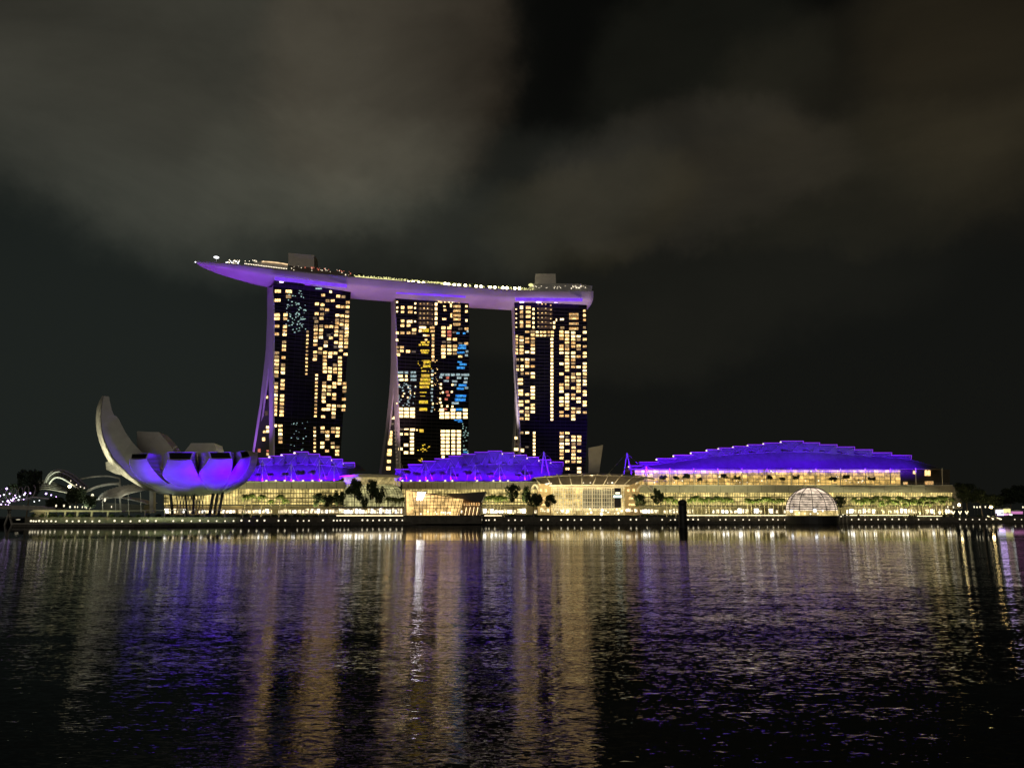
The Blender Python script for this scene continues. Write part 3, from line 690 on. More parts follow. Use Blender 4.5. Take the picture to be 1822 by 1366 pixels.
T2, on2, dv2, nr2 = tower(2, 'middle hotel tower with yellow and blue city reflections among cream windows', A2, Y2_, 769,
    [(528, 703.5), (600, 703.5), (660, 705), (740, 708), (862, 711.5)], [(528, 834), (600, 835), (700, 834), (800, 833), (862, 831)], 187,
    [('front_leg', [strip(533, 695, 703, yl2, yl2 + 22), strip(620, 697.5, 704.3, yl2, yl2 + 15), strip(690, 700, 706.4, yl2, yl2 + 13), strip(760, 702.5, 708.8, yl2, yl2 + 12), strip(862, 705.5, 711.8, yl2, yl2 + 12)]),
     ('rear_leg', [strip(560, 696, 700, yl2 + 13, yl2 + 23), strip(660, 695, 701, yl2 + 18, yl2 + 30), strip(700, 692.5, 699, yl2 + 22, yl2 + 34), strip(760, 686, 693, yl2 + 28, yl2 + 42), strip(862, 671, 680, yl2 + 34, yl2 + 54)])],
    W2, 'middle')
T3, on3, dv3, nr3 = tower(3, 'rightmost hotel tower with dense cream windows around a dark central strip', A3, Y3, 979,
    [(534, 915), (640, 917), (740, 922), (862, 926.5)], [(534, 1044), (600, 1045), (760, 1045), (862, 1040)], 187,
    [('front_leg', [strip(543, 909.8, 915, yl3, yl3 + 22), strip(630, 912.5, 916.8, yl3, yl3 + 15), strip(700, 917, 920.3, yl3, yl3 + 13), strip(780, 920.3, 923.8, yl3, yl3 + 12), strip(862, 923, 926.6, yl3, yl3 + 12)]),
     ('rear_leg', [strip(620, 912, 914.5, yl3 + 13, yl3 + 23), strip(700, 915.8, 918.5, yl3 + 20, yl3 + 30), strip(750, 914, 917, yl3 + 26, yl3 + 38), strip(862, 906.5, 910.5, yl3 + 32, yl3 + 52)])],
    W3, 'right')
# windows glimpsed between the legs: lit rooms on a dark recessed wall
def recess(r, poly, Y, wl):
    b = MB(); b.prism([at(x, y, Y) for x, y in poly], (6, 10, 0)); b.build('recessed_wall', M_dark, r)
    for k, x, y, w, h in wl:
        b = MB(); b.prism([at(x - w / 2, y + h / 2, Y - .3), at(x + w / 2, y + h / 2, Y - .3), at(x + w / 2, y - h / 2, Y - .3), at(x - w / 2, y - h / 2, Y - .3)], (0, .25, 0)); b.build('lobby_window', EM[k], r)
recess(T1, [(478, 650), (480, 650), (482, 862), (446, 862), (452, 810)], yl1 + 30, [('h', 475.5, 666, 2.6, 3.6), ('h', 474.5, 679, 3, 4), ('h', 473.5, 686, 2.8, 3.6), ('h', 473, 692, 3.4, 3.6), ('h', 477, 692, 2, 3.4), ('c', 473, 706, 7, 5),
    ('h', 476, 760, 5, 4.6), ('h', 476, 767, 5, 4.6), ('w', 470, 768, 4, 4), ('c', 469, 781, 5, 6), ('r', 461, 801, 4.6, 6), ('w', 476, 808, 4, 4), ('r', 476, 802, 4, 3), ('b', 474, 735, 5, 8)])
recess(T2, [(698, 700), (701, 700), (707, 862), (676, 862)], yl2 + 30, [('h', 699, 722, 3.4, 3), ('h', 699, 729, 5, 3.6), ('h', 698.5, 736, 7, 4.6), ('h', 698, 743, 7.4, 5), ('d', 698, 754, 7, 3), ('c', 695.5, 769, 5.5, 5), ('c', 695, 775, 5.5, 4.6),
    ('c', 694.5, 782, 6, 5.6), ('c', 694, 788.5, 7, 5.4), ('c', 693, 801.5, 7, 5.4), ('c', 692.5, 808, 8, 5), ('c', 692, 820.5, 6.5, 5), ('c', 691, 833, 7, 6)])
recess(T3, [(919, 745), (920, 745), (924.5, 862), (908, 862)], yl3 + 30, [('b', 918, 790, 7, 5)])
for k in range(10):
    P = at(702.5 + k * .45, 766 + k * 6.4, yl2 + 3); b = MB(); b.ball(P, .8, 7, 5); b.build('wall_light', E_dim, T2)

# ------------------------------------------------------------------ roof deck (ship shaped) lying on the towers
ZR = 196
rim = [(348, 466), (352, 466.3), (362, 466.8), (380, 468), (400, 469.6), (430, 472.6), (465, 477), (512, 483), (565, 488.6), (619, 493.6), (670, 497.8), (720, 501.8), (779, 507.5), (850, 513), (913, 517), (960, 518.8), (1010, 519.3), (1048, 519), (1056, 519.5)]
FR = [atz(x, y, ZR) for x, y in rim]
acc_l = [0]
for a, b in zip(FR, FR[1:]): acc_l.append(acc_l[-1] + (b - a).length)
Ltot = acc_l[-1]
HR = []
hull = MB(); deck = MB(); rails = [[] for _ in range(13)]
for i, P in enumerate(FR):
    t = (FR[min(i + 1, len(FR) - 1)] - FR[max(i - 1, 0)]).normalized(); nb = Vector((-t.y, t.x, 0)).normalized()
    s = acc_l[i] / 95
    wd = 38 * (math.sqrt(max(0, 1 - (1 - min(1, s))**2)) if s < 1 else 1)
    e = (Ltot - acc_l[i]) / 5.0
    dp = 10.5 * (min(1, s)**.55)
    if e < 1: wd *= .9 + .1 * e
    wd = max(wd, .3)
    HR.append((P, t, nb, wd))
    for k in range(13):
        a = math.pi * k / 12
        off = wd * (.5 - .5 * math.cos(a)); z = -max(dp, .15) * math.sin(a)**.62 if 0 < k < 12 else 0
        rails[k].append(P + nb * off + Vector((0, 0, z)))
base = P0s = FR[8] + Vector((0, 15, 0))
deckT = thing('roof_deck', base, 'long ship shaped deck lying across the tops of three towers', 'sky deck')
hull.loft(rails, closed=False); 
n0 = len(rails)
hull.f.append(tuple(range((len(FR) - 1) * 13, len(FR) * 13)))
hull.build('hull', M_hull, deckT, True)
deck.loft([[p + Vector((0, 0, .0)) for p in rails[0]], [p + Vector((0, 0, .9)) for p in rails[0]], [p + Vector((0, 0, .9)) for p in rails[12]], [p for p in rails[12]]]); deck.build('deck_floor', M_conc, deckT)
for (ax, ay, bx, by, off) in ((489, 495.5, 617, 509, 0), (705, 519.5, 828, 527, 0), (917, 532.5, 1036, 533.5, 0)):
    fn = on1 if ax < 500 else on2 if ax < 800 else on3; nr = nr1 if ax < 500 else nr2 if ax < 800 else nr3
    pa, pb = fn(ax, ay, -9), fn(bx, by, -9)
    b = MB(); b.tube([pa + (pb - pa) * (k / 8) for k in range(9)], 1.5, 8); b.build('cove_light', E_cove, deckT)
    # little lit openings under the cove light
    rr = random.Random(int(ax))
    for k in range(7):
        x = ax + 2 + (bx - ax - 6) * rr.random(); y = ay + (by - ay) * (x - ax) / (bx - ax) + 5.5
        b = MB(); c = fn(x, y, -1.2); dv = (pb - pa).normalized(); b.hexa([c, c + dv * rr.uniform(1.5, 5), c + dv * 3 + Vector((0, 0, .6)), c + Vector((0, 0, .6)), c + nr, c + dv * 3 + nr, c + dv * 3 + nr + Vector((0, 0, .6)), c + nr + Vector((0, 0, .6))]); b.build('crown_light', E_strip if k % 2 else E_purp, deckT)
def dk(px, py, back=4):       # a point above the deck edge seen at px,py
    Y = interp([(x, p[0].y) for (x, y), p in zip(rim, HR)], px) + back
    return at(px, py, Y)
def rimz(px): return interp([(x, y) for x, y in rim], px)
# parapet / upper storey on the deck
for nm, pts, m in (('observation_storey', [(452, 471), (512, 478.5), (512, 471), (480, 466.2), (466, 465.5), (452, 466.5)], M_clad),
                   ('restaurant_storey', [(517, 484), (620, 494), (626, 488), (560, 478), (517, 474)], M_dark),
                   ('bar_storey', [(936, 517), (1052, 518.5), (1054, 509), (1040, 506.5), (948, 505)], M_dark)):
    b = MB(); Yb = interp([(x, p[0].y) for (x, y), p in zip(rim, HR)], pts[0][0])
    b.prism([dk(x, y, 5) for x, y in pts], (-4, 16, 0)); b.build(nm, M_clad if nm != 'restaurant_storey' else mat('dim_storey', (.2, .17, .15)), deckT)
b = MB()
for (x0, y0, x1, y1) in ((466, 465.3, 512, 470.5),): b.tube([dk(x0 + (x1 - x0) * k / 5, y0 + (y1 - y0) * k / 5 - 1 * math.sin(math.pi * k / 5), 4.4) for k in range(6)], .45, 6)
b.build('warm_soffit_light', emat('warm_soffit', (1, .68, .36), 1.1, .3, .3), deckT)
b = MB()
for (x0, y0, x1, y1) in ((940, 505.4, 1040, 505.6),): b.tube([dk(x0, y0 + 1.2, 4.4), dk(x0 + 40, y0 - .4, 4.4), dk(x1 - 6, y1, 4.4), dk(x1 + 12, y1 + 7, 4.4)], .3, 6)
b.build('roof_edge', M_clad, deckT)
for (xs, ys, lab) in (([513, 559, 559, 513], [472.5, 477, 454, 450], 'left'), ([951.5, 989.5, 988.5, 952.5], [508, 508, 487, 487], 'right')):
    b = MB(); b.prism([dk(x, y, 17) for x, y in zip(xs, ys)], (0, 12, 0)); b.build('lift_housing', mat('pale_plaster', (.85, .80, .74), .8, var=.05), deckT)
b = MB(); P = dk(385, 468, 8); Pt = dk(385, 458, 8); b.tube([P, Pt], .15, 5); b.build('beacon_pole', M_white, deckT)
b = MB(); b.ball(Pt, 2.1, 10, 5, .35); b.build('beacon', E_lampw, deckT, True)
rr = random.Random(3)
def deck_lamp(px, py, r, m, back=3): b = MB(); b.ball(dk(px, py, back), r, 7, 5); b.build('deck_lamp', m, deckT, True)
E_dl = emat('deck_globe', (1, .86, .5), 14); E_dls = emat('deck_spark', (1, .86, .62), 2.0); E_dr = emat('deck_red', (1, .25, .15), .9); E_dy = emat('deck_yellow', (.85, .8, .32), 1.3)
for x, y in ((726.5, 502), (735, 502), (745, 503), (753, 503.5), (792, 505), (798, 506), (808, 507), (816.5, 507.5), (828, 508), (847, 509.5), (856, 510), (872, 511), (880.5, 511.3), (895, 512), (902, 512.3), (916, 512.8), (924, 513)): deck_lamp(x, y, 1.25, E_dl, 2)
for k in range(28): deck_lamp(401 + rr.random() * 24, 462.5 + rr.random() * 6.5, rr.uniform(.18, .5), E_lampw if k % 2 else E_dls, 4)
for k in range(26): deck_lamp(436 + k * 2.95, 469.3 + k * .36 + rr.uniform(-.3, .3), .42, E_dls, 1.5)
for k in range(12): deck_lamp(425 + rr.random() * 45, 463 + rr.random() * 3, .3, E_dls, 8)
spk = MB(); spr = MB(); spy = MB()
for k in range(20): x = 518 + rr.random() * 112; spr.ball(dk(x, rimz(x) - 14 + rr.random() * 4 + (x - 518) * .03, 4.5), rr.uniform(.2, .5), 5, 4)
for k in range(22): x = 518 + rr.random() * 105; spk.ball(dk(x, rimz(x) - 12 + rr.random() * 9, 4.5), rr.uniform(.15, .38), 5, 4)
for k in range(36): x = 948 + rr.random() * 102; spk.ball(dk(x, 508.5 + rr.random() * 5.5, 4.5), rr.uniform(.2, .5), 5, 4)
for k in range(240): x = 630 + rr.random() * 320; spy.ball(dk(x, rimz(x) - 1.5 - rr.random() * 4, 2.5), rr.uniform(.25, .55), 5, 4)
for b, m, nm in ((spr, E_dr, 'red_party_lights'), (spk, E_dls, 'terrace_lights'), (spy, E_dy, 'garden_lights')):
    o = b.build(nm, m, deckT); o['kind'] = 'stuff'
b = MB(); b.ball(dk(944.5, 507, 3), 2.2, 8, 5, .55); b.build('pool_bar_light', E_dy, deckT, True)
b = MB(); b.tube([dk(632, 491.5, 2), dk(668, 495.5, 2), dk(700, 498, 2), dk(716, 499.5, 2)], .35, 5); b.tube([dk(762, 502, 2), dk(790, 503.5, 2)], .4, 5); b.build('pool_edge_light', E_dy, deckT)
deck_lamp(347.7, 466.3, .5, E_lampw, 0)
for k in range(24):
    x = 628 + k * 13.4 + rr.uniform(-4, 4); P = dk(x, rimz(x) - 2.5, 10)
    where = 'between the left and the middle tower' if x < 700 else 'above the middle tower' if x < 840 else 'between the middle and the right tower'
    kk = sum(1 for j in range(k) if True)
    place(broad, k, (P.x, P.y, ZR + .9), rr.uniform(.32, .5), '%s small garden tree from the left on the roof deck' % ORD[k], 'garden trees on the roof deck')

# ------------------------------------------------------------------ malls
def canopy(root, steps, chord, basey, x0, x1, depth=44, white_left=()):
    """stepped roof blades over a leaning skirt; steps (xa, xb, ytop)"""
    sk = MB(); n = 26; lo = []; mi = []; hi = []
    for k in range(n + 1):
        x = x0 + (x1 - x0) * k / n; xc = min(x, chord[-1][0])
        lo.append(at(x, basey(x), f(x) + 5)); mi.append(at(xc, interp(chord, xc) * .45 + basey(x) * .55, f(xc) + 8)); hi.append(at(xc, interp(chord, xc), f(xc) + 13))
    sk.loft([lo, mi, hi], closed=False); sk.build('canopy_skirt', M_roof, root, True)
    tr = MB()
    cb = MB(); cb.tube([at(x, interp(chord, x), f(x) + 12.6) for x in [steps[0][0] + (chord[-1][0] - steps[0][0]) * k / 20 for k in range(21)]], .22, 5)
    cb.build('lower_chord', mat('grey_steel', (.17, .17, .18)), root)
    for i, (xa, xb, yt) in enumerate(steps):
        Y = f((xa + xb) / 2) + 13 + (i % 2) * .25
        A, B = at(xa, yt, Y), at(xb, yt, Y); A2_, B2_ = at(xa, interp(chord, xa) + 2.2, Y), at(xb, interp(chord, xb) + 2.2, Y)
        b = MB(); b.hexa([A2_, B2_, B, A, A2_ + Vector((0, .4, 0)), B2_ + Vector((0, .4, 0)), B + Vector((0, .4, 0)), A + Vector((0, .4, 0))])
        up = Vector((0, 0, .5)); bk = Vector((0, depth, -3))
        b.hexa([A + Vector((0, -.9, 0)), B + Vector((0, -.9, 0)), B + up + Vector((0, -.9, 0)), A + up + Vector((0, -.9, 0)), A + bk, B + bk, B + bk + up, A + bk + up])
        sg = b.build('roof_blade', M_roof, root)
        l = MB(); l.tube([A + Vector((0, -1.1, .25)), B + Vector((0, -1.1, .25))], .24, 5)
        nx = steps[i + 1] if i + 1 < len(steps) else None
        if nx and nx[2] < yt: pass
        elif nx: l.tube([B + Vector((0, -1.1, .25)), at(xb, nx[2], Y - 1.1)], .2, 5)
        else: l.tube([B + Vector((0, -1.1, .25)), at(xb, yt + 7, Y - 1.1)], .2, 5)
        l.build('light_strip', E_strip, sg)
        xm = (xa + xb) / 2
        tr.tube([at(xa + 2, yt + 2, Y - .45), at(xm, interp(chord, xm), Y - .45), at(xb - 2, yt + 2, Y - .45)], .13, 4)
        if i in white_left:
            w_ = MB(); px_ = xa if yt < steps[max(0, i - 1)][2] or i == 0 else xa
            w_.ball(at(px_ + 1, yt + 1.2, Y - 1.6), .8, 8, 5, .8); w_.build('edge_lamp', E_lamp, sg, True)
    tr.build('truss', mat('grey_steel'), root)
def wall_band(x0, x1, yt, yb, off, th=3, n=8):
    b = MB(); ft = []; fb = []
    for k in range(n + 1):
        x = x0 + (x1 - x0) * k / n; ft.append(at(x, yt(x), f(x) + off)); fb.append(at(x, yb(x), f(x) + off))
    bk = Vector((0, th, 0)); b.loft([fb, ft, [p + bk for p in ft], [p + bk for p in fb]]); return b
def mall(label, x0, x1, py_top, py_mid, py_bot, band_off=0, mull=5.2, group='three wings of the waterfront mall'):
    xm = (x0 + x1) / 2
    r = thing('shopping_mall', (gx(xm, f(xm) + 25), f(xm) + 25, LANDZ), label, 'mall', group)
    c = lambda v: (lambda x: v)
    # louvred parapet leaning out
    b = MB(); t = []; m_ = []
    n = 10
    for k in range(n + 1):
        x = x0 + (x1 - x0) * k / n; t.append(at(x, py_top, f(x) - 4)); m_.append(at(x, py_mid, f(x) - 1))
    bk = Vector((0, 8, 0)); b.loft([m_, t, [p + bk for p in t], [p + bk for p in m_]]); b.build('parapet', M_louv, r)
    b = MB(); b.tube([p + Vector((0, -.1, .2)) for p in t], .28, 5); b.build('parapet_coping', M_white, r)
    b = MB()
    for k in range(1, 24):
        x = x0 + (x1 - x0) * k / 24; b.tube([at(x, py_top + .3, f(x) - 4.15), at(x, py_mid - .2, f(x) - 1.15)], .1, 4)
    b.build('parapet_joints', M_dark, r)
    wall_band(x0, x1, c(py_mid - .5), c(py_bot), .5, 30).build('lit_glass_wall', E_mall, r)
    b = MB()
    x = x0 + 2
    while x < x1: b.tube([at(x, py_mid, f(x) + .2), at(x, py_bot, f(x) + .2)], .17, 4); x += mull
    for yy in (py_mid + 8, py_mid + 16, py_mid + 23): b.tube([at(x0, yy, f(x0) + .2), at(xm, yy, f(xm) + .2), at(x1, yy, f(x1) + .2)], .32, 4)
    b.build('mullions', mat('bronze_mullion', (.10, .08, .04), .5), r)
    # shop level: awning and displays
    awn = MB()
    ft = [at(x0 + (x1 - x0) * k / 8, py_bot - .3, f(x0 + (x1 - x0) * k / 8) - 7) for k in range(9)]
    awn.loft([ft, [p + Vector((0, 0, .5)) for p in ft], [p + Vector((0, 7, .9)) for p in ft], [p + Vector((0, 7, .3)) for p in ft]]); awn.build('awning', M_dark, r)
    rr = random.Random(int(x0)); x = x0 + 1; cnt = 0
    while x < x1 - 3 and cnt < 90:
        w_ = rr.uniform(3, 8); hgt = rr.uniform(4.5, 8); k = rr.random()
        if k < .78:
            Y = f(x) + .1; b = MB(); yb = 912.4
            pts = [at(x, yb, Y), at(x + w_, yb, Y), at(x + w_, yb - hgt, Y), at(x, yb - hgt, Y)]; b.prism(pts, (0, .3, 0)); b.build('shop_window', E_shopw if k < .3 else E_shop, r); cnt += 1
        x += w_ + rr.uniform(.6, 2.2)
    b = MB(); b.loft([[at(x_, 915.5, f(x_) + .4) for x_ in (x0, xm, x1)], [at(x_, py_bot, f(x_) + .4) for x_ in (x0, xm, x1)],
        [at(x_, py_bot, f(x_) + .4) + Vector((0, 30, 0)) for x_ in (x0, xm, x1)], [at(x_, 915.5, f(x_) + .4) + Vector((0, 30, 0)) for x_ in (x0, xm, x1)]])
    b.build('shopfront_wall', mat('shopfront_stone', (.3, .24, .14)), r)
    return r
cst = lambda v: (lambda x: v)
mA = mall('left mall wing with a stepped violet canopy right beside the lotus museum', 292, 612, 857, 869.5, 899.5)
canopy(mA, [(461, 485.5, 816), (478, 506, 812), (500, 528, 808.8), (523, 549, 804.6), (547, 569, 808.6), (568, 589, 813), (588, 610, 817.4), (608, 631.5, 823.8)],
       [(440, 829), (461, 827.5), (510, 825), (560, 826), (600, 829), (631.5, 833)], lambda x: 854.5 if x < 600 else 854.5 - (x - 600) * .5, 436, 631, 40, (1, 2, 3, 6, 7))
mB = mall('middle mall wing, its stepped violet canopy below the middle hotel tower', 716, 965, 857.5, 870, 899.5)
stB = [(703, 727, 835.5), (726, 752, 827), (751, 776, 821.2), (773, 800, 816.5), (798, 823, 812), (821, 846, 808.6), (844, 869, 805), (868, 893, 803), (892, 914.5, 806), (913, 937, 810), (936, 958, 814), (957, 980, 818.4), (978, 1002, 822.4)]
canopy(mB, stB, [(700, 848), (740, 839), (787, 833.5), (811, 830), (850, 826.3), (900, 825), (950, 826.3), (1002, 832)], lambda x: 855.5 if x < 950 else 855.5 - (x - 950) * .12, 703, 1001, 40, (8, 9, 10, 11, 12))
mC = mall('long right mall wing with a lit open terrace under its violet canopy', 1112, 1695, 863.5, 876, 901, mull=4.4)
stC = [(1118, 1143, 829), (1137, 1172, 822.5), (1167, 1203, 816.2), (1197, 1233, 810.2), (1228, 1260, 805), (1256, 1284, 800.2), (1277, 1306, 797.4), (1303, 1332, 794.6), (1329, 1361, 791.6), (1357, 1390, 788.6), (1388, 1429, 785.2),
       (1427, 1458, 788.2), (1456, 1489, 791.6), (1487, 1520, 795.6), (1518, 1552, 800.4), (1550, 1586, 805.8), (1584, 1621, 810.6)]
canopy(mC, stC, [(1110, 833), (1140, 830), (1190, 823), (1240, 815.5), (1270, 811), (1330, 806), (1400, 802.6), (1440, 802.6), (1520, 808), (1621, 817), (1668, 831)], cst(833.5), 1120, 1672, 44, (0, 2, 3, 4, 5, 6, 7, 8, 9, 10))
# purple floodlights of the canopies, on the parapet line
VIO = (.10, .0, 1)
def flood(xa, xb, yp, yt, watts, offy=-2.6, ty=13):
    a, b = at(xa, yp, f(xa) + offy), at(xb, yp, f(xb) + offy); xm = (xa + xb) / 2
    line_light(a, b, at(xm, yt, f(xm) + ty), 1.5, watts, VIO, 112)
FW = 40000
for xa, xb, yt in ((440, 530, 825), (535, 630, 832)): flood(xa, xb, 855, yt, FW)
for xa, xb, yt in ((712, 785, 835), (790, 865, 826), (870, 945, 824), (945, 1004, 832)): flood(xa, xb, 852 if xa < 940 else 839, yt, FW * (1 if xa < 940 else .42), -3 if xa < 940 else -8)
for xa, xb, yt in ((1130, 1200, 822), (1205, 1300, 812), (1305, 1400, 805), (1405, 1500, 805), (1505, 1655, 815)): flood(xa, xb, 834, yt, FW * .72, -10, 12)
for root, lst in ((mA, (474, 490.5, 506.5, 522, 539, 556, 571.5)), (mB, (716, 731, 747, 760.5, 792, 805, 849, 878, 890, 904))):
    for x in lst:
        b = MB(); b.ball(at(x, 855, f(x) - 4.2), .75, 8, 5, .8); b.build('parapet_lamp', E_lamp, root, True)
# terrace of the right wing: back wall, floor, columns, rooms
b = wall_band(1130, 1602, cst(835), cst(863), 10, 1); b.build('terrace_wall', E_terr, mC)
b = wall_band(1602, 1690, cst(835), cst(863), 10, 1); b.build('unlit_terrace_wall', mat('terrace_stone', (.1, .085, .06)), mC)
b = wall_band(1120, 1690, cst(862.5), cst(864), -3, 14); b.build('terrace_floor', M_conc, mC)
b = wall_band(1118, 1676, cst(833.6), cst(835), 0, 22); b.build('terrace_soffit', mat('terrace_stone', (.1, .085, .06)), mC)
for x, y0, y1, w_ in ((1648, 836.5, 846, 15), (1648, 856, 862, 26), (1610, 857, 862, 10), (1627, 838, 843, 6)):
    b = MB(); b.prism([at(x - w_ / 2, y1, f(x) + 9.7), at(x + w_ / 2, y1, f(x) + 9.7), at(x + w_ / 2, y0, f(x) + 9.7), at(x - w_ / 2, y0, f(x) + 9.7)], (0, .2, 0)); b.build('lit_room', E_amber if y0 > 850 else E_warm, mC)
for x in (1150, 1192, 1235, 1278, 1321, 1365, 1408, 1452, 1496, 1540, 1585, 1630, 1677):
    b = MB(); b.tube([at(x, 863.5, f(x) - 2), at(x - .8, 833, f(x) - 2)], .38, 7); b.build('column', M_cream, mC)
b = MB()
for k in range(100):
    x = 1124 + k * 5.65; b.tube([at(x, 863, f(x) - 3.6), at(x, 859.6, f(x) - 3.6)], .05, 4)
b.tube([at(x, 859.6, f(x) - 3.6) for x in (1122, 1300, 1500, 1690)], .08, 4); b.build('railing', M_cream, mC)
rr = random.Random(8)
for k in range(34):
    x = 1135 + rr.random() * 465; b = MB(); b.ball(at(x, rr.choice([838, 840, 848, 855, 858]), f(x) + 8.6), rr.uniform(.25, .6), 6, 4); b.build('ceiling_lamp', E_dls, mC, True)
for k in range(13):
    x = 1140 + rr.random() * 480; w_ = rr.uniform(4, 9); y = rr.uniform(853, 858)
    P = at(x, y, f(x) + rr.uniform(1, 6)); 
    t_ = thing('parasol', (P.x, P.y, at(x, 863, P.y).z), 'x', 'parasol', 'parasols on the mall terrace'); PARA = None
    b = MB(); wd = w_ / F_PX * P.y / 2; hgt = 1.1
    for j in range(8):
        a0, a1 = math.pi * j / 4, math.pi * (j + 1) / 4
        b.tri(P + Vector((0, 0, hgt)), P + Vector((wd * math.cos(a0), wd * math.sin(a0), 0)), P + Vector((wd * math.cos(a1), wd * math.sin(a1), 0)))
    b.build('canopy', M_cream if k % 3 else M_dark, t_); b = MB(); b.tube([P + Vector((0, 0, hgt)), Vector((P.x, P.y, ORG[t_.name].z))], .06, 5); b.build('pole', M_white, t_)
    t_['px'] = x
pl = sorted([o for o in bpy.data.objects if 'px' in o], key=lambda o: o['px'])
for i, o in enumerate(pl): o['label'] = '%s round parasol from the left on the lit mall terrace' % ORD[i]; del o['px']
area_light(at(1300, 838, f(1300) + 2), at(1300, 862, f(1300)), 200, 3, 2600, (1, .62, .25))
area_light(at(1500, 838, f(1500) + 2), at(1500, 862, f(1500)), 120, 3, 1300, (1, .62, .25))
# side end of right wing: sloping block to the right
b = MB(); b.prism([at(1690, 876.5, 661), at(1712, 884, 661), at(1712, 905, 661), at(1690, 905, 661)], (0, 30, 0)); b.build('end_block', M_louv, mC)
b = MB(); b.prism([at(1684, 863.7, 662), at(1706, 866, 662), at(1714, 884, 662), at(1690, 876, 662)], (0, 30, 0)); b.build('end_ramp', M_louv, mC)

# masts
def mast(px, y0, y1, off, label, r=.32, legs=None, m=None):
    m = m or mat('mast_paint', (.30, .30, .29), .6, spec=.2)
    t_ = thing('mast', at(px, y1, f(px) + off), label, 'mast', 'pale masts in front of the canopies')
    b = MB()
    if legs:
        for lx in legs: b.tube([at(px, y0, f(px) + off), at(lx, y1, f(px) + off)], r * .7, 6, r)
        b.build('frame', m, t_)
        c = MB()
        for ex, ey in ((px + 38, y1 - 3), (px - 34, y1 - 2)): c.tube([at(px, y0 + .5, f(px) + off), at(ex, ey, f(px) + off + 12)], .05, 4)
        c.build('stay_cable', M_conc, t_)
    else:
        b.tube([at(px, y0, f(px) + off), at(px, (y0 + y1) / 2, f(px) + off), at(px, y1, f(px) + off)], r * .6, 7, r); b.build('pole', m, t_)
        c = MB(); c.tube([at(px, y0 + .4, f(px) + off), at(px + 12, y1 - 2, f(px) + off + 4)], .06, 4); c.tube([at(px, y0 + .4, f(px) + off), at(px - 10, y1 - 12, f(px) + off + 4)], .06, 4); c.build('stay_cable', M_conc, t_)
    return t_
for i, x in enumerate((467, 518, 568.5, 594.5)): mast(x, 818 if i in (0, 2) else 822, 855, -2.5, '%s pole from the left before the left violet canopy' % ORD[i])
for i, x in enumerate((712.5, 757.5, 802, 845.5, 889, 934)): mast(x, (820, 823, 822, 826, 826, 827)[i], 856, -2.5, '%s pole from the left before the middle violet canopy' % ORD[i])
mast(967.5, 803, 845, 8, 'white A shaped mast at the right end of the middle violet canopy', .55, (963, 977))
mast(1115, 805, 846, 8, 'white A shaped mast between the arched hall and the right violet canopy', .55, (1109.5, 1124))
mast(1150, 829, 846, -5, 'small A shaped mast at the left end of the lit terrace', .3, (1146, 1155))
spot(at(1110, 862, 560), at(1115, 820, 583), 4000, (1, .85, .6), 60); spot(at(960, 862, 560), at(967, 820, 583), 4000, (1, .7, .9), 60)
spot(at(715, 858, 515), at(722, 830, 540), 2500, (1, .8, .6), 70)

# terrace trees silhouetted against the canopies
for i, (x, y, w_) in enumerate(((454, 842, 13), (477, 842, 14), (505, 841, 20), (529, 836.5, 19), (552, 837, 16), (576, 842, 11))):
    tree_px(flat_t, i, x, y, f(x) + 1, '%s dark flat-topped tree from the left before the left violet canopy' % ORD[i], 'terrace trees before the left canopy', at(x, 856.5, f(x) + 1).z, 6, w_, 7)
for i, (x, y, w_) in enumerate(((722, 836, 15), (741, 840, 16), (768, 840, 14), (786, 839, 15), (808, 842, 14), (831, 836.5, 18), (850, 841, 13), (872, 841, 16), (896, 844, 12), (922, 843, 14), (938, 837, 20))):
    tree_px(flat_t, i + 1, x, y, f(x) + 1, '%s dark flat-topped tree from the left before the middle violet canopy' % ORD[i], 'terrace trees before the middle canopy', at(x, 857, f(x) + 1).z, 6, w_, 7)
for i, (x, y, w_) in enumerate(((1183, 845, 14), (1205, 847, 13), (1224, 842, 15), (1247, 849, 11), (1291, 843, 13), (1315, 846, 14), (1374, 845, 14), (1396, 849, 12), (1421, 845, 12), (1485, 848, 18), (1511, 845, 15), (1556, 848, 14))):
    tree_px(flat_t, i, x, y, f(x) + 1, '%s small dark tree from the left on the lit open terrace' % ORD[i], 'small trees on the lit terrace', at(x, 864, f(x) + 1).z, 6, w_, 7)

# ------------------------------------------------------------------ glass atrium between left and middle wings
Ya = 512
r = thing('glass_atrium', (gx(660, Ya + 20), Ya + 20, LANDZ), 'curved gridded glass atrium between the left and middle mall wings', 'glass hall')
b = MB(); b.prism([at(612, 862, Ya + 12), at(701, 862, Ya + 12), at(701, 847.5, Ya + 12), at(612, 847.5, Ya + 12)], (0, 30, 0)); b.build('upper_box', facade_mat('lit_box_wall', (.72, .56, .22), (.60, .46, .18), .62, 5, 5, .03), r)
b = MB(); b.prism([at(601, 848, Ya + 6), at(712, 848, Ya + 6), at(705, 844.5, Ya + 6), at(640, 842.8, Ya + 6), at(608, 846, Ya + 6)], (0, 34, 0)); b.build('flat_roof', M_louv, r)
curve = [(861.5, 11, 700, 612), (865, 6, 707, 612), (870, 2.5, 713, 611), (878, .5, 717, 611), (888, -.4, 719, 611), (901, -.6, 719.5, 611)]
b = MB(); b.loft([[at(xl, y, Ya + o) for y, o, xr, xl in curve], [at((xl * 2 + xr) / 3, y, Ya + o) for y, o, xr, xl in curve], [at((xl + 2 * xr) / 3, y, Ya + o) for y, o, xr, xl in curve], [at(xr, y, Ya + o) for y, o, xr, xl in curve]], closed=False)
b.build('curved_glass', E_atr, r, True)
b = MB()
for k in range(23):
    t = k / 22; b.tube([at(xl + (xr - xl) * t, y, Ya + o - .3) for y, o, xr, xl in curve], .1 if k % 4 else .2, 4)
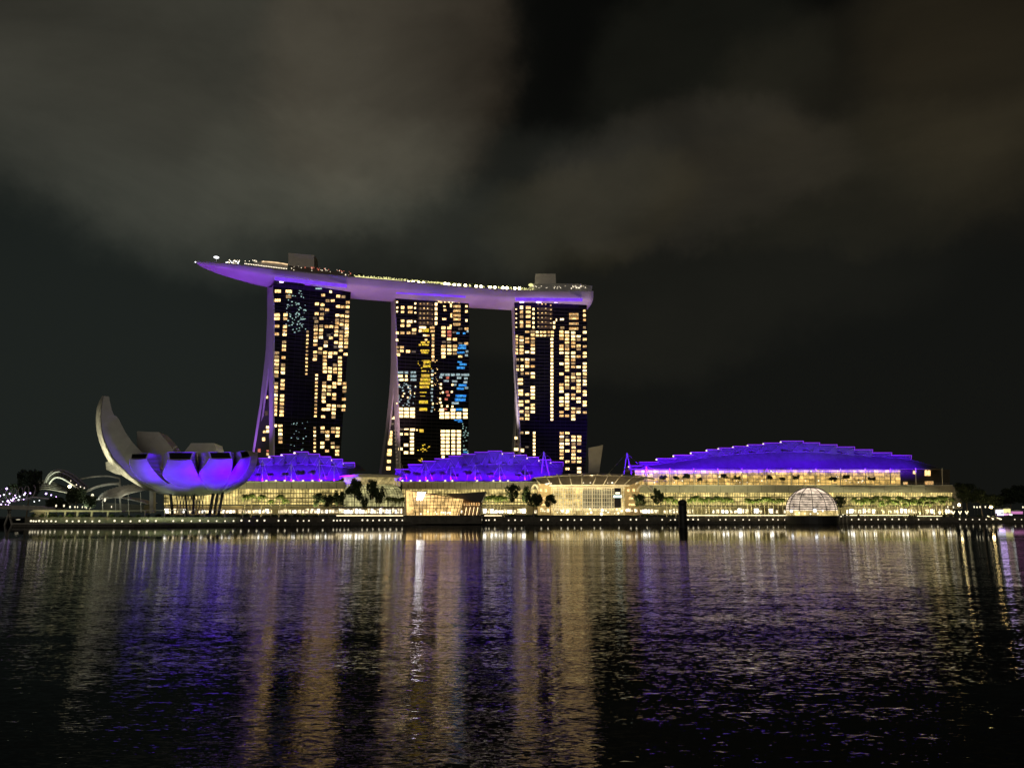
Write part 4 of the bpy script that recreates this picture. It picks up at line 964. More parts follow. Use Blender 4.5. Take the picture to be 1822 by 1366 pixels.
for y, o, xr, xl in curve + [(874, 1.3, 715, 611), (883, 0, 718, 611), (893, -.5, 719, 611)]: b.tube([at(xl, y, Ya + o - .35), at(xr, y, Ya + o - .35)], .1, 4)
b.build('glazing_grid', mat('bronze_mullion'), r)
b = MB(); b.prism([at(608, 916, Ya + 1), at(720, 916, Ya + 1), at(720, 901, Ya + 1), at(608, 901, Ya + 1)], (0, 20, 0)); b.build('entrance_wall', mat('shopfront_stone'), r)
b = MB(); b.prism([at(590, 903, Ya - 9), at(720, 903, Ya - 9), at(720, 901.3, Ya - 9), at(590, 901.3, Ya - 9)], (0, 9, 0)); b.build('awning', M_dark, r)
rr = random.Random(4)
for k in range(20):
    x = 612 + k * 5.3; h_ = rr.uniform(5, 9)
    b = MB(); b.prism([at(x, 913, Ya + .5), at(x + 4, 913, Ya + .5), at(x + 4, 913 - h_, Ya + .5), at(x, 913 - h_, Ya + .5)], (0, .3, 0)); b.build('shop_window', E_shopw if rr.random() < .5 else E_shop, r)
b = MB()
for xa, ya, xb, yb in ((674, 861, 686, 849), (688, 861, 700, 849)): b.tube([at(xa, ya, Ya + 11.5), at(xb, yb, Ya + 11.5)], .2, 5)
b.build('brace', M_cream, r)

# ------------------------------------------------------------------ arched hall
Yh = 552
r = thing('arched_hall', (gx(1050, Yh + 20), Yh + 20, LANDZ), 'cream lit glass hall under an arched roof with curved white ribs', 'hall')
b = MB(); b.prism([at(981, 916, Yh), at(1112, 916, Yh), at(1112, 862.5, Yh), at(981, 862.5, Yh)], (0, 30, 0)); b.build('glass_front', E_cent, r)
for xl, xr in ((957, 981), (1112, 1138)):
    b = MB(); b.prism([at(xl, 916, Yh + 4), at(xr, 916, Yh + 4), at(xr, 860, Yh + 4), at(xl, 860, Yh + 4)], (0, 28, 0)); b.build('side_wing', mat('warm_stone', (.55, .42, .22)), r)
    for wx, wy, w_, h_ in ((.25, 872, 4, 5), (.6, 872, 4, 5), (.45, 886, 10, 3), (.5, 897, 12, 3), (.3, 907, 5, 6), (.75, 908, 5, 6)):
        x = xl + (xr - xl) * wx; b = MB(); b.prism([at(x - w_ / 2, wy + h_ / 2, Yh + 3.8), at(x + w_ / 2, wy + h_ / 2, Yh + 3.8), at(x + w_ / 2, wy - h_ / 2, Yh + 3.8), at(x - w_ / 2, wy - h_ / 2, Yh + 3.8)], (0, .2, 0)); b.build('side_window', E_warm if wy < 900 else E_shop, r)
# visor roof: lower edge arc to upper edge arc leaning back
def arc(xa, xb, ya, ym, n=16): return [(xa + (xb - xa) * k / n, ya + (ym - ya) * math.sin(math.pi * k / n)**.8 if 0 < k < n else ya) for k in range(n + 1)]
lo_ = arc(977, 1120, 863.5, 862.8); up_ = arc(951, 1152, 850, 845.2); tp_ = arc(946, 1165, 850.5, 841.5)
b = MB(); b.loft([[at(x, y, Yh - 3) for x, y in lo_], [at(x, y, Yh + 5) for x, y in up_]], closed=False); b.build('visor', M_visor, r, True)
b = MB(); b.loft([[at(x, y, Yh + 4.6) for x, y in up_], [at(x, y, Yh + 16) for x, y in tp_], [at(x, y + 3, Yh + 50) for x, y in tp_]], closed=False); b.build('arched_roof', M_louv, r, True)
b = MB(); b.tube([at(x, y, Yh - 3.2) for x, y in lo_], .45, 6); b.build('eave_beam', M_cream, r)
b = MB(); b.tube([at(x, y, Yh + 4.4) for x, y in up_], .3, 6); b.build('upper_edge', M_cream, r)
for xt, yt, xb, yb in ((953, 851, 961, 862), (972, 847.5, 981, 862.5), (993, 845, 999, 862.8), (1014.5, 844.5, 1017, 862.8), (1037, 843.5, 1036, 862.8), (1060, 844, 1054.5, 862.8), (1082, 844.5, 1073, 862.8), (1104, 845.5, 1091, 862.8), (1126, 848, 1110, 863), (1146, 852, 1130, 862)):
    b = MB(); P0_, P2 = at(xb, yb, Yh - 3.6), at(xt, yt, Yh + 4)
    P1 = (P0_ + P2) / 2 + Vector(((1 if xt < 1050 else -1) * -.6, -1.6, .8)); b.tube([P0_, P1, P2, P2 + Vector(((-1.6 if xt < 1050 else 1.6) * .7, -2.2, .3))], .34, 6); b.build('roof_rib', M_cream, r)
b = MB()
for k in range(30):
    x = 985 + k * 4.3; b.tube([at(x, 915, Yh - .4), at(x, 866, Yh - .4)], .16 if k % 4 else .4, 4)
for y in (866.5, 872, 879, 886, 893, 900): b.tube([at(983, y, Yh - .45), at(1111, y, Yh - .45)], .15 if y > 868 else .5, 4)
b.build('glazing_grid', M_cream, r)
b = MB(); b.prism([at(1036, 904, Yh - .2), at(1092, 904, Yh - .2), at(1092, 869, Yh - .2), at(1036, 871, Yh - .2)], (0, .15, 0)); b.build('dim_glass_panel', facade_mat('dim_hall_glass', (.40, .37, .22), (.22, .20, .12), .5, 2.4, 2.4, .1), r)
b = MB(); b.prism([at(1093, 903, Yh - .6), at(1106, 903, Yh - .6), at(1106, 868, Yh - .6), at(1093, 868, Yh - .6)], (0, .15, 0)); b.build('dark_door_panel', M_skyl, r)
for wy, w_ in ((883, 14), (877, 8)):
    b = MB(); b.prism([at(1099 - w_ / 2, wy + 1.6, Yh - .9), at(1099 + w_ / 2, wy + 1.6, Yh - .9), at(1099 + w_ / 2, wy - 1.6, Yh - .9), at(1099 - w_ / 2, wy - 1.6, Yh - .9)], (0, .15, 0)); b.build('lit_panel', emat('mint_panel', (.75, 1, .9), 5) if wy > 880 else E_dls, r)
rr = random.Random(12)
for k in range(44):
    x = 960 + rr.random() * 178; y = rr.choice([859, 860.5, 861]) if k < 18 else 905 + rr.random() * 9
    b = MB(); b.ball(at(x, y, Yh - (1 if k < 18 else 3)), rr.uniform(.35, .8 if k < 18 else 1.2), 7, 5); b.build('hall_lamp', E_dls if k % 3 else E_lamp, r, True)
for xa, xb in ((944, 958), (1132, 1159)):
    for dd in (0, 2.5):
        b = MB(); n = 10; b.tube([at(xa + (xb - xa) * k / n + dd, 874 - 12 * math.sin(math.pi * k / n)**.7 if 0 < k < n else 874, Yh - 2 + dd * 2) for k in range(n + 1)], .35, 6); b.build('side_arch', M_cream, r)
area_light(at(1050, 905, Yh - 14), at(1050, 870, Yh), 70, 2, 9000, (1, .80, .46))
area_light(at(1050, 866, Yh - 9), at(1050, 850, Yh), 80, 2, 5200, (1, .8, .45))

# sail wall
b = MB(); b.prism([at(1048, 842, 572), at(1066, 842, 572), at(1073, 791.5, 572), at(1047.5, 796.5, 572)], (0, 3.5, 0))
tag(b.build('wind_wall', M_louv), 'grey tapered slab standing behind the arched hall roof', 'slab')
b = None
spot(at(1052, 846, 556), at(1060, 810, 572), 4500, (1, .85, .6), 80)

# ------------------------------------------------------------------ crystal pavilion on its island base
Yp = 487
r = thing('crystal_pavilion', (gx(785, Yp + 8), Yp + 8, 0), 'amber lit faceted glass pavilion standing in the water on a dark base', 'pavilion')
b = MB(); b.prism([at(718, 931.6, Yp - 5), at(856, 931.6, Yp - 5), at(855, 917, Yp - 5), at(719, 917, Yp - 5)], (0, 34, 0)); b.build('base', M_stone, r)
for nm, pl_, m, dep in (('front_glass', [(739, 916.4), (815, 916.4), (823, 887), (736, 873.5), (733, 873.5)], E_crys, 16),
                   ('side_glass', [(724, 916.4), (739, 916.4), (733, 873.5), (722.5, 872)], E_crys, 16),
                   ('edge_blade', [(718, 916.4), (724, 916.4), (722.5, 872), (721, 871)], M_cream, 10)):
    b = MB(); b.prism([at(x, y, Yp + (0 if nm == 'front_glass' else 1.5 if nm == 'side_glass' else 2)) for x, y in pl_], (0, dep, 0)); b.build(nm, m, r)
b = MB(); b.prism([at(790, 879.5, Yp + 3), at(824, 888, Yp + 3), at(856, 893.5, Yp + 3), at(865, 874, Yp + 3)], (0, 18, 0)); b.build('wedge_roof', mat('wedge_roof_metal', (.07, .06, .05), .4), r)
b = MB(); b.prism([at(822, 916.4, Yp + 4), at(853, 916.4, Yp + 4), at(857, 893.5, Yp + 4), at(824, 888.5, Yp + 4)], (0, 14, 0)); b.build('rear_room', mat('rear_room_wall', (.2, .12, .07)), r)
for k in range(9):
    b = MB(); x = 824 + k * 3.4; b.tube([at(x, 916, Yp + 3.2), at(x + 2.6, 902, Yp + 3.2)], .17, 5); b.build('post', E_wht if k % 2 else M_white, r)
for k in range(7):
    x = 825 + k * 4.3; b = MB(); b.prism([at(x, 899, Yp + 3.7), at(x + 2.6, 899.5, Yp + 3.7), at(x + 2.6, 894.5, Yp + 3.7), at(x, 893.5, Yp + 3.7)], (0, .2, 0)); b.build('small_window', E_amber, r)
b = MB()
for k in range(14):
    x = 740 + k * 6; yt = 874.5 + (x - 736) * .155; b.tube([at(x, 916, Yp - .2), at(x + (x - 739) * .09, yt, Yp - .2)], .17, 4)
for y in (880, 886, 892, 898, 904, 910):
    xr = 823 - (y - 887) * .27 if y > 887 else 736 + (y - 873.5) / .155; b.tube([at(736, y, Yp - .2), at(xr, y, Yp - .2)], .15, 4)
b.tube([at(733, 873.2, Yp - .3), at(823.5, 887, Yp - .3), at(815.5, 916.4, Yp - .3)], .3, 5); b.tube([at(733, 873.2, Yp - .3), at(739.5, 916.4, Yp - .3)], .22, 5)
b.build('glazing_bars', mat('amber_bar', (.10, .05, .02)), r)
# monogram sign, letters L and V
def pxbar(mb, x0, y0, x1, y1, w_, Y, th=.4):
    a, c = at(x0, y0, Y), at(x1, y1, Y); d = (c - a).normalized(); n_ = Vector((-d.z, 0, d.x)) * (w_ / F_PX * Y / 2)
    mb.prism([a - n_, c - n_, c + n_, a + n_], (0, th, 0))
b = MB(); Yl = Yp - 2
pxbar(b, 744.8, 877, 743.2, 888.3, 2.2, Yl); pxbar(b, 742, 888, 749.8, 888, 2.0, Yl - .05); pxbar(b, 743, 876.6, 747, 876.6, 1.2, Yl - .1)
pxbar(b, 745.8, 876.3, 750.5, 888.2, 2.5, Yl - .6); pxbar(b, 755.2, 876.3, 750.3, 888.4, 1.5, Yl - .7); pxbar(b, 744, 876, 748.6, 876, 1.2, Yl - .75); pxbar(b, 752.8, 876, 757, 876, 1.2, Yl - .8)
b.build('monogram_sign', emat('sign_white', (1, .97, .9), 26), r)
rr = random.Random(6)
for k in range(12):
    x = 742 + rr.random() * 74; b = MB(); b.ball(at(x, 910 + rr.random() * 5, Yp - .6), rr.uniform(.3, .55), 6, 4); b.build('display_light', E_dls, r, True)

# ------------------------------------------------------------------ floating glass dome
Yd = 556; cx_ = gx(1444.5, Yd); Rd = 43.5 / F_PX * Yd * cp; zc = at(1444.5, 909, Yd).z
ztp = at(1444.5, 867, Yd).z; Rz = ztp - zc
r = thing('glass_dome', (cx_, Yd, 0), 'floating glass dome banded with dark louvres, glowing from inside', 'dome')
b = MB(); n = 40
pts = [Vector((cx_ + (Rd + .8) * math.cos(2 * math.pi * k / n), Yd + (Rd + .8) * math.sin(2 * math.pi * k / n), -.5)) for k in range(n)]
b.prism(pts, (0, 0, at(1444, 917, Yd).z + .5)); b.build('drum_base', M_dark, r)
b = MB(); rl = []
for i in range(15):
    a = math.pi / 2 * i / 14.5; rl.append([Vector((cx_ + Rd * .985 * math.cos(a) * math.cos(t), Yd + Rd * .985 * math.cos(a) * math.sin(t), zc + Rz * .99 * math.sin(a))) for t in [2 * math.pi * k / 48 for k in range(49)]])
b.loft([[row[k] for row in rl] for k in range(49)], closed=False); b.build('glass_shell', E_dome, r, True)
b = MB()
zs = [zc + Rz * t for t in (.08, .15, .22, .29, .36, .43, .50, .57, .64, .70)]
for z in zs:
    rr_ = Rd * math.sqrt(max(0, 1 - ((z - zc) / Rz)**2)); b.tube([(cx_ + rr_ * math.cos(2 * math.pi * k / 48), Yd + rr_ * math.sin(2 * math.pi * k / 48), z) for k in range(49)], .32, 5, cap=False)
b.build('louvre_rings', M_dark, r)
for k in range(12):
    t = 2 * math.pi * (k + .42) / 12; b = MB(); b.tube([(cx_ + Rd * 1.01 * math.cos(a) * math.cos(t), Yd + Rd * 1.01 * math.cos(a) * math.sin(t), zc + Rz * 1.01 * math.sin(a)) for a in [math.pi / 2 * j / 12 for j in range(13)]], .22, 5); b.build('rib', M_dark, r)
b = MB(); b.ball((cx_, Yd, ztp - .5), 4.2, 14, 6, .25); b.build('cap', M_dark, r, True)
b = MB(); rb = Rd * 1.0; z0, z1 = at(1444, 917, Yd).z, zc + .3
b.loft([[Vector((cx_ + rb * math.cos(t), Yd + rb * math.sin(t), z)) for z in (z0, z1)] for t in [2 * math.pi * k / 40 for k in range(41)]], closed=False); b.build('glass_skirt', E_cent, r)
rr = random.Random(2)
for x, y, s in ((1408, 909, 1.3), (1450, 908, 1.6), (1463, 909, 1.2), (1422, 912, .8), (1432, 913, .7), (1478, 913, .9), (1442, 914, .8), (1455, 913, .8), (1470, 914, .7), (1415, 914, .6)):
    b = MB(); b.ball(at(x, y, Yd - Rd * math.sqrt(max(.02, 1 - ((x - 1444.5) / 46)**2)) - .6), s * .8, 8, 5); b.build('interior_lamp', E_lampw if s > 1 else E_lamp, r, True)
# footbridge to the dome
b = MB(); b.prism([at(1486, 918.5, 566), at(1512, 918.5, 566), at(1512, 917.3, 566), at(1486, 917.3, 566)], (0, 3, 0))
for x in (1488, 1494, 1500, 1507): b.tube([at(x, 918, 566), at(x, 930.5, 566)], .25, 5)
tag(b.build('jetty', M_conc), 'short jetty on thin piles beside the glass dome', 'jetty')
for i, (x, y) in enumerate(((1482, 915.5), (1491, 915.5), (1500, 915.3), (1507, 916), (1489, 919), (1496.5, 918.5))):
    P = at(x, y, 564); copy_tree(lp, (P.x, P.y, P.z - 1.05), 0, 1, '%s white lamp from the left on the dome jetty' % ORD[i], 'lamps on the dome jetty')

# ------------------------------------------------------------------ mooring post in the bay
r = thing('mooring_post', (gx(1215, 352), 352, 0), 'black round-topped mooring post standing in open water', 'post')
b = MB(); P = Vector((gx(1215, 352), 352, 0)); rr_ = 7 / F_PX * 352
prof = [(-1, 1.0), (4, 1.0), (9.6, .98), (10.3, .98), (10.5, 1.12), (11.2, 1.12), (11.9, .95), (12.4, .55), (12.55, .05)]
b.loft([[P + Vector((rr_ * f_ * math.cos(t), rr_ * f_ * math.sin(t), z)) for z, f_ in prof] for t in [2 * math.pi * k / 20 for k in range(21)]], closed=False); b.build('pile', M_dark, r, True)
b = MB(); b.tube([P + Vector((rr_ * 1.15 * math.cos(t), rr_ * 1.15 * math.sin(t), 2)) for t in [2 * math.pi * k / 16 for k in range(17)]], .2, 6); b.tube([P + Vector((rr_ * 1.1 * math.cos(t), rr_ * 1.1 * math.sin(t), 7)) for t in [2 * math.pi * k / 16 for k in range(17)]], .14, 6); b.build('fender_ring', mat('rubber', (.02, .02, .02)), r)
b = MB(); b.prism([at(1187, 931.2, 532), at(1243, 931.2, 532), at(1238, 925.5, 532), at(1193, 925.5, 532)], (0, 5, 0))
tag(b.build('pontoon', M_dark), 'low black floating pontoon at the quay behind the mooring post', 'pontoon')

# ------------------------------------------------------------------ lotus museum
Ym = 436
r = thing('lotus_museum', (gx(335, Ym), Ym, LANDZ), 'white lotus shaped museum with violet lit petals beside the water', 'museum')
def spl(pts, n=12):     # Catmull-Rom through px points
    out = []; P = [pts[0]] + pts + [pts[-1]]
    seg = len(pts) - 1
    for s in range(n + 1):
        u = s / n * seg; i = min(int(u), seg - 1); t = u - i; p0, p1, p2, p3 = P[i], P[i + 1], P[i + 2], P[i + 3]
        out.append(tuple(.5 * (2 * b_ + (c_ - a_) * t + (2 * a_ - 5 * b_ + 4 * c_ - d_) * t * t + (3 * b_ - a_ - 3 * c_ + d_) * t**3) for a_, b_, c_, d_ in zip(p0, p1, p2, p3)))
    return out
P3 = lambda L: [at(x, y, Y) for x, y, Y in L]
# tall petal: rails (px, py, Y) tip -> base
o_ = spl([(183, 704, 436), (174, 722, 437), (171.3, 748, 438), (174.5, 775, 438), (184, 803, 437), (199, 828, 436), (224, 850, 434), (262, 872, 430)])
i_ = spl([(184.5, 704.5, 432), (181, 724, 426), (180, 748, 422), (184.5, 778, 419), (200, 811, 418), (216, 829, 418), (240, 852, 419), (280, 874, 422)])
s_ = spl([(194, 705.5, 432), (197.5, 724, 427), (203, 738.5, 424), (209.5, 742, 424), (217, 757, 423), (229, 778, 422), (248, 800, 424), (275, 826, 428), (318, 866, 432)])
k_ = spl([(192.5, 705, 438), (196, 721, 444), (201, 738, 448), (211, 760, 450), (226, 784, 450), (245, 803, 450), (273, 828, 448), (316, 866, 444)])
b = MB(); b.loft([P3(i_), P3(s_), P3(k_), P3(o_)]); b.build('tall_petal', M_petal, r)
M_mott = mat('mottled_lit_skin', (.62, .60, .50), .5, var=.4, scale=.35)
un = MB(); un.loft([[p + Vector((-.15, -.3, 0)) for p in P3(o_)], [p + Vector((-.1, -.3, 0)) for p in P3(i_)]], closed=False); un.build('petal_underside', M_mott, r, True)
def petal(Lf, Rt, top_l, top_r, Lb, Rb, purple=True, name='petal'):
    """front skin between rails Lf/Rt, opening above it up to top_l/top_r, back rails behind"""
    n = 10; A = P3(spl(Lf, n)); B = P3(spl(Rt, n)); C_ = P3(spl(Rb, n)); D = P3(spl(Lb, n))
    mid = []; cols = 5
    rails_ = [A]
    for c in range(1, cols):
        t = c / cols; rails_.append([a.lerp(b_, t) + Vector((0, -1.3 * math.sin(math.pi * t) * (1 - .6 * i / n), -.5 * math.sin(math.pi * t))) for i, (a, b_) in enumerate(zip(A, B))])
    rails_.append(B)
    sh = MB(); sh.loft(rails_, closed=False); pt = sh.build(name, M_petal, r, True)
    rm = MB(); rm.tube([p + Vector((0, -.25, 0)) for p in A], .22, 5); rm.tube([p + Vector((0, -.25, 0)) for p in B], .22, 5); rm.build('petal_rim', mat('white_rim', (.85, .85, .83)), pt)
    sd_ = MB(); sd_.loft([B, C_], closed=False); sd_.loft([D, A], closed=False); sd_.loft([C_, D], closed=False)
    tl, trr = at(*top_l), at(*top_r)
    sd_.quad(tl, trr, C_[0], D[0]); sd_.quad(A[0], tl, D[0], D[0] + Vector((0, 0, -.01))) ; sd_.quad(trr, B[0], C_[0], C_[0] + Vector((0, 0, -.01)))
    sd_.build('petal_side', M_petal, pt)
    fr = [A[0], B[0], trr, tl]; c = sum(fr, Vector()) / 4
    inn = [c + (p - c) * .86 + Vector((0, .25, 0)) for p in fr]
    g_ = MB(); g_.quad(*inn); g_.build('skylight', M_skyl, pt)
    fm = MB()
    for k in range(4):
        j = (k + 1) % 4; fm.quad(fr[k], fr[j], inn[j], inn[k])
    fm.build('skylight_frame', M_white, pt)
    return pt
petal([(231, 816, 409), (232.5, 831, 410), (246, 850, 415), (278, 867, 424), (312, 876, 432)], [(260.5, 816, 407), (268, 830, 408), (283, 848, 413), (304, 864, 422), (330, 877, 432)],
      (232.5, 807, 410), (264.5, 806, 408), [(236, 806, 422), (234, 832, 420), (247, 852, 424), (280, 868, 430), (314, 876.5, 436)], [(288, 809, 424), (289, 828, 424), (290, 848, 424), (306, 865, 428), (332, 877, 436)])
petal([(299, 817.5, 403), (294, 832, 404), (290.5, 846, 408), (306, 860, 416), (338, 874, 428)], [(340.5, 817.5, 403), (346, 832, 404), (354, 848, 409), (364, 863, 418), (375, 876, 428)],
      (297, 804, 404), (345.5, 804, 404), [(292, 807, 424), (290, 832, 422), (289.5, 846, 420), (308, 861, 424), (340, 875, 432)], [(352, 806, 424), (354, 832, 422), (357, 849, 420), (367, 864, 424), (377, 876, 432)])
petal([(373.5, 815.5, 404), (364, 830, 405), (354.5, 843, 408), (363, 860, 416), (375, 876, 428)], [(413, 815.5, 404), (413, 829, 405), (410, 842, 409), (401, 860, 418), (388, 878, 428)],
      (370.5, 804, 405), (410.5, 804, 405), [(352, 806, 420), (353, 830, 420), (352, 844, 420), (364, 861, 424), (377, 877, 432)], [(418, 804, 424), (414, 830, 422), (412, 843, 421), (402, 861, 424), (389, 878, 432)])
petal([(430, 815.5, 407), (420, 829, 409), (411.5, 842, 412), (402, 862, 420), (389, 879, 430)], [(445.5, 812, 410), (443, 828, 412), (431, 846, 416), (414, 864, 423), (391, 880, 431)],
      (426.5, 802.5, 408), (441, 802, 411), [(417, 806, 426), (414, 829, 424), (411, 843, 423), (402, 862, 426), (389, 879, 433)], [(458.5, 805, 428), (456, 828, 427), (444, 850, 426), (424, 868, 428), (393, 881, 434)])
def back_petal(poly, Y, th, nm='back_petal'):
    b = MB(); b.prism([at(x, y, Y) for x, y in poly], (1, th, -1)); return b.build(nm, M_petal, r)
back_petal([(243.5, 767), (282.5, 768.5), (296, 784), (308, 800), (312, 830), (262, 830), (243.5, 792)], 446, 10)
back_petal([(340, 788), (381, 788), (384, 797), (387, 812), (387, 830), (318, 830), (326, 806)], 448, 10)
back_petal([(352, 812), (371, 801), (374, 803.5), (372, 830), (352, 830)], 430, 6)
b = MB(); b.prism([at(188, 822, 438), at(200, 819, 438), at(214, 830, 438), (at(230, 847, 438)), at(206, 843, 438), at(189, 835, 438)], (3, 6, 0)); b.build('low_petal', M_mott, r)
b = MB(); b.tube([at(308, 800, 440), at(310.5, 796, 440), at(315, 794, 440)], .5, 6); b.build('roof_vent', M_white, r)
# bowl underneath
b = MB(); cb_ = at(335, 862, 434); rl = []
for i in range(8):
    a = math.pi / 2 * i / 7; rl.append([cb_ + Vector((24 * math.cos(a) * math.cos(t), 15 * math.cos(a) * math.sin(t), -6.5 * math.sin(a))) for t in [2 * math.pi * k / 32 for k in range(33)]])
b.loft([[row[k] for row in rl] for k in range(33)], closed=False); b.build('bowl', M_petal, r, True)
for x0_, y0_, x1_, w_ in ((303, 872, 307, .85), (345, 870, 344, .7), (381, 869, 373, .9), (388, 872, 381, .75), (398, 868, 389, .8), (330, 874, 332, .5)):
    b = MB(); b.tube([at(x0_, y0_, 428), at(x1_, 915, 428)], w_, 8); b.build('column', M_dark, r)
b = MB()
for k in range(9):
    x = 313 + k * 5.6; b.tube([at(x, 880, 432), at(x + 5, 914, 432)], .22, 5); b.tube([at(x + 5, 880, 432), at(x, 914, 432)], .22, 5)
b.build('lattice_drum', M_cream, r)
b = MB(); b.prism([at(266, 870, 440), at(273, 870, 440), at(273, 912, 440), at(266, 912, 440)], (0, 3, 0)); b.build('service_tower', M_conc, r)
# lamps of the museum: violet floods at the water's edge, pale floods below the tall petal
VM = (.10, .0, 1)
spot(at(284, 908, 396), at(256, 836, 409), 34000, VM, 46, .5, 2)
for xx, tx, ty, e, cone in ((322, 316, 834, 78000, 50), (384, 386, 834, 98000, 52), (432, 427, 830, 60000, 44)):
    spot(at(xx, 924, 386), at(tx, ty, 409), e, VM, cone, .5, 2)
spot(at(120, 918, 405), at(186, 775, 432), 330000, (1, .93, .66), 34, .8, 2)
spot(at(180, 918, 405), at(222, 845, 430), 110000, (1, .93, .66), 46, .9, 2)
spot(at(300, 905, 415), at(290, 870, 430), 1500, (.8, .9, .7), 60, .9, 2)

# ------------------------------------------------------------------ shell canopies and conservatory at the left
Ys = 452
for i, (pts, rad, lab) in enumerate((([(143, 852.5), (160, 848.8), (180, 846.8), (198, 847.5), (213, 851)], .5, 'upper thin pale arched beam left of the lotus museum'), ([(153, 875.5), (163, 869.5), (175, 865), (192, 861.5), (212, 860)], .8, 'lower thick pale arched beam left of the lotus museum'))):
    b = MB(); L = spl([(x, y, Ys) for x, y in pts], 12); b.tube(P3(L), rad, 7); b.tube([at(pts[-1][0], pts[-1][1], Ys), at(pts[-1][0] + 2, 912, Ys)], .4, 6)
    tag(b.build('arched_beam', M_conc, None, True), lab, 'arch', 'pale arched beams')
r = thing('shell_canopy', (gx(215, Ys - 8), Ys - 8, LANDZ), 'ribbed grey shell canopy under the tall museum petal', 'canopy')
A_ = spl([(172, 889, 440), (180, 879, 441), (195, 870.5, 443), (216, 864.5, 446), (240, 861, 450)], 14); B_ = spl([(214, 886, 430), (225, 880, 431), (240, 876, 433), (254, 873, 436), (266, 871, 440)], 14)
C2 = [((a[0] + c[0]) / 2 - 2, (a[1] + c[1]) / 2 - 2.5, (a[2] + c[2]) / 2) for a, c in zip(A_, B_)]
b = MB(); b.loft([P3(A_), P3(C2), P3(B_)], closed=False); b.build('shell', M_conc, r, True)
b = MB()
for k in range(15): b.tube([P3([A_[k]])[0] + Vector((0, -.2, .1)), P3([C2[k]])[0] + Vector((0, -.2, .1)), P3([B_[k]])[0] + Vector((0, -.2, .1))], .15, 5)
b.build('shell_ribs', M_white, r)
for x in (182, 205, 228, 250):
    b = MB(); b.tube([at(x, 884 - (x - 182) * .12, 440), at(x + 1, 912, 440)], .2, 6); b.build('column', M_conc, r)
r = thing('curved_pavilion', (gx(210, 458), 458, LANDZ), 'dim low pavilion with a long curved roof behind the pergola', 'pavilion')
b = MB(); L = spl([(168, 892, 455), (195, 886, 455), (225, 888, 455), (262, 897, 455)], 10); b.loft([P3(L), [p + Vector((0, 14, 1)) for p in P3(L)]], closed=False)
b.loft([[p + Vector((0, .3, 0)) for p in P3(L)], [p + Vector((0, .3, .6)) for p in P3(L)]], closed=False); b.build('roof', M_conc, r)
b = MB(); b.prism([at(178, 912, 459), at(258, 912, 459), at(256, 898, 459), (at(180, 894, 459))], (0, 8, 0)); b.build('wall', mat('dim_wall', (.10, .10, .08)), r)
# conservatory
Yg = 760
r = thing('conservatory', (gx(115, Yg), Yg, LANDZ), 'distant arched glass conservatory with pale ribs at far left', 'greenhouse')
ribs = [[(80, 860), (84, 849), (92, 840), (103, 836), (118, 838), (135, 848), (158, 868)], [(83, 858), (88, 848), (98, 840.5), (108, 840), (124, 847), (138, 858), (150, 869)], [(88, 861), (94, 853), (102, 849), (113, 852), (128, 861), (142, 870.5)]]
RL = [P3(spl([(x, y, Yg - 12 * j) for x, y in rb], 14)) for j, rb in enumerate(ribs)]
b = MB(); b.loft([RL[0], RL[1]], closed=False); b.loft([RL[1], RL[2]], closed=False); b.build('glass_shell', mat('dim_green_glass', (.07, .08, .055), .3, var=.5, scale=.1), r, True)
for rl_ in RL: b = MB(); b.tube([p + Vector((0, -.5, 0)) for p in rl_], .75, 6); b.build('rib', M_conc, r)
b = MB()
for k in range(1, 14): b.tube([RL[0][k], RL[1][k], RL[2][k]], .25, 4)
b.build('cross_bars', M_conc, r)
for x, y, s in ((124, 865, 1.4), (136, 862, .5), (143, 866, .6), (150, 868, .6), (126, 855, .4)): b = MB(); b.ball(at(x, y, Yg - 26), s, 7, 5); b.build('lamp', E_dl if s > 1 else E_dls, r)
r = thing('low_conservatory', (gx(90, Yg + 30), Yg + 30, LANDZ), 'low grey banded glass roof left of the arched conservatory', 'greenhouse')
L = []
for j in range(5): L.append(P3(spl([(57 - j * .5, 872 + j * 2, 770 - j * 6), (66 + j * 1.5, 857 + j * 3.4, 770 - j * 6), (88, 856 + j * 3.6, 770 - j * 6), (115, 866 + j * 2.4, 770 - j * 6), (135, 876 + j, 770 - j * 6)], 10)))
b = MB(); b.loft(L, closed=False); b.build('glass_shell', mat('dim_green_glass'), r, True)
for rl_ in L: b = MB(); b.tube([p + Vector((0, -.4, 0)) for p in rl_], .5, 5); b.build('rib', M_louv, r)
# ------------------------------------------------------------------ bridges at far left
r = thing('road_bridge', (gx(30, 470), 470, 0), 'pale road bridge deck crossing the far left edge', 'bridge')
b = MB(); b.prism([at(-60, 903, 470), at(98, 908.5, 470), at(98, 904.5, 470), at(60, 899.5, 470), (at(-60, 896.5, 470))], (0, 12, 0)); b.build('deck', M_conc, r)
for x in (-20, 8): b = MB(); b.tube([at(x, 935, 474), at(x + 12, 902, 474)], .7, 6); b.tube([at(x + 14, 935, 474), at(x + 6, 902, 474)], .7, 6); b.build('pier', M_conc, r)
r = thing('helix_footbridge', (gx(10, 486), 486, LANDZ), 'double helix footbridge strung with violet and white lights', 'footbridge')
for ph in (0, math.pi):
    b = MB(); b.tube([at(-60 + 1.25 * k, 898 - .22 * k * (1 if k < 120 else 1) * .8, 486) + Vector((0, 5 * math.cos(k * .35 + ph), 4.5 * math.sin(k * .35 + ph) + 2)) for k in range(95)], .22, 5); b.build('helix_tube', M_conc, r)
b = MB(); b.tube([at(-60, 899, 486), at(20, 893, 486), at(60, 884, 486), at(100, 889, 486), (at(128, 897, 486))], .5, 6); b.build('walkway', M_conc, r)
rr = random.Random(9)
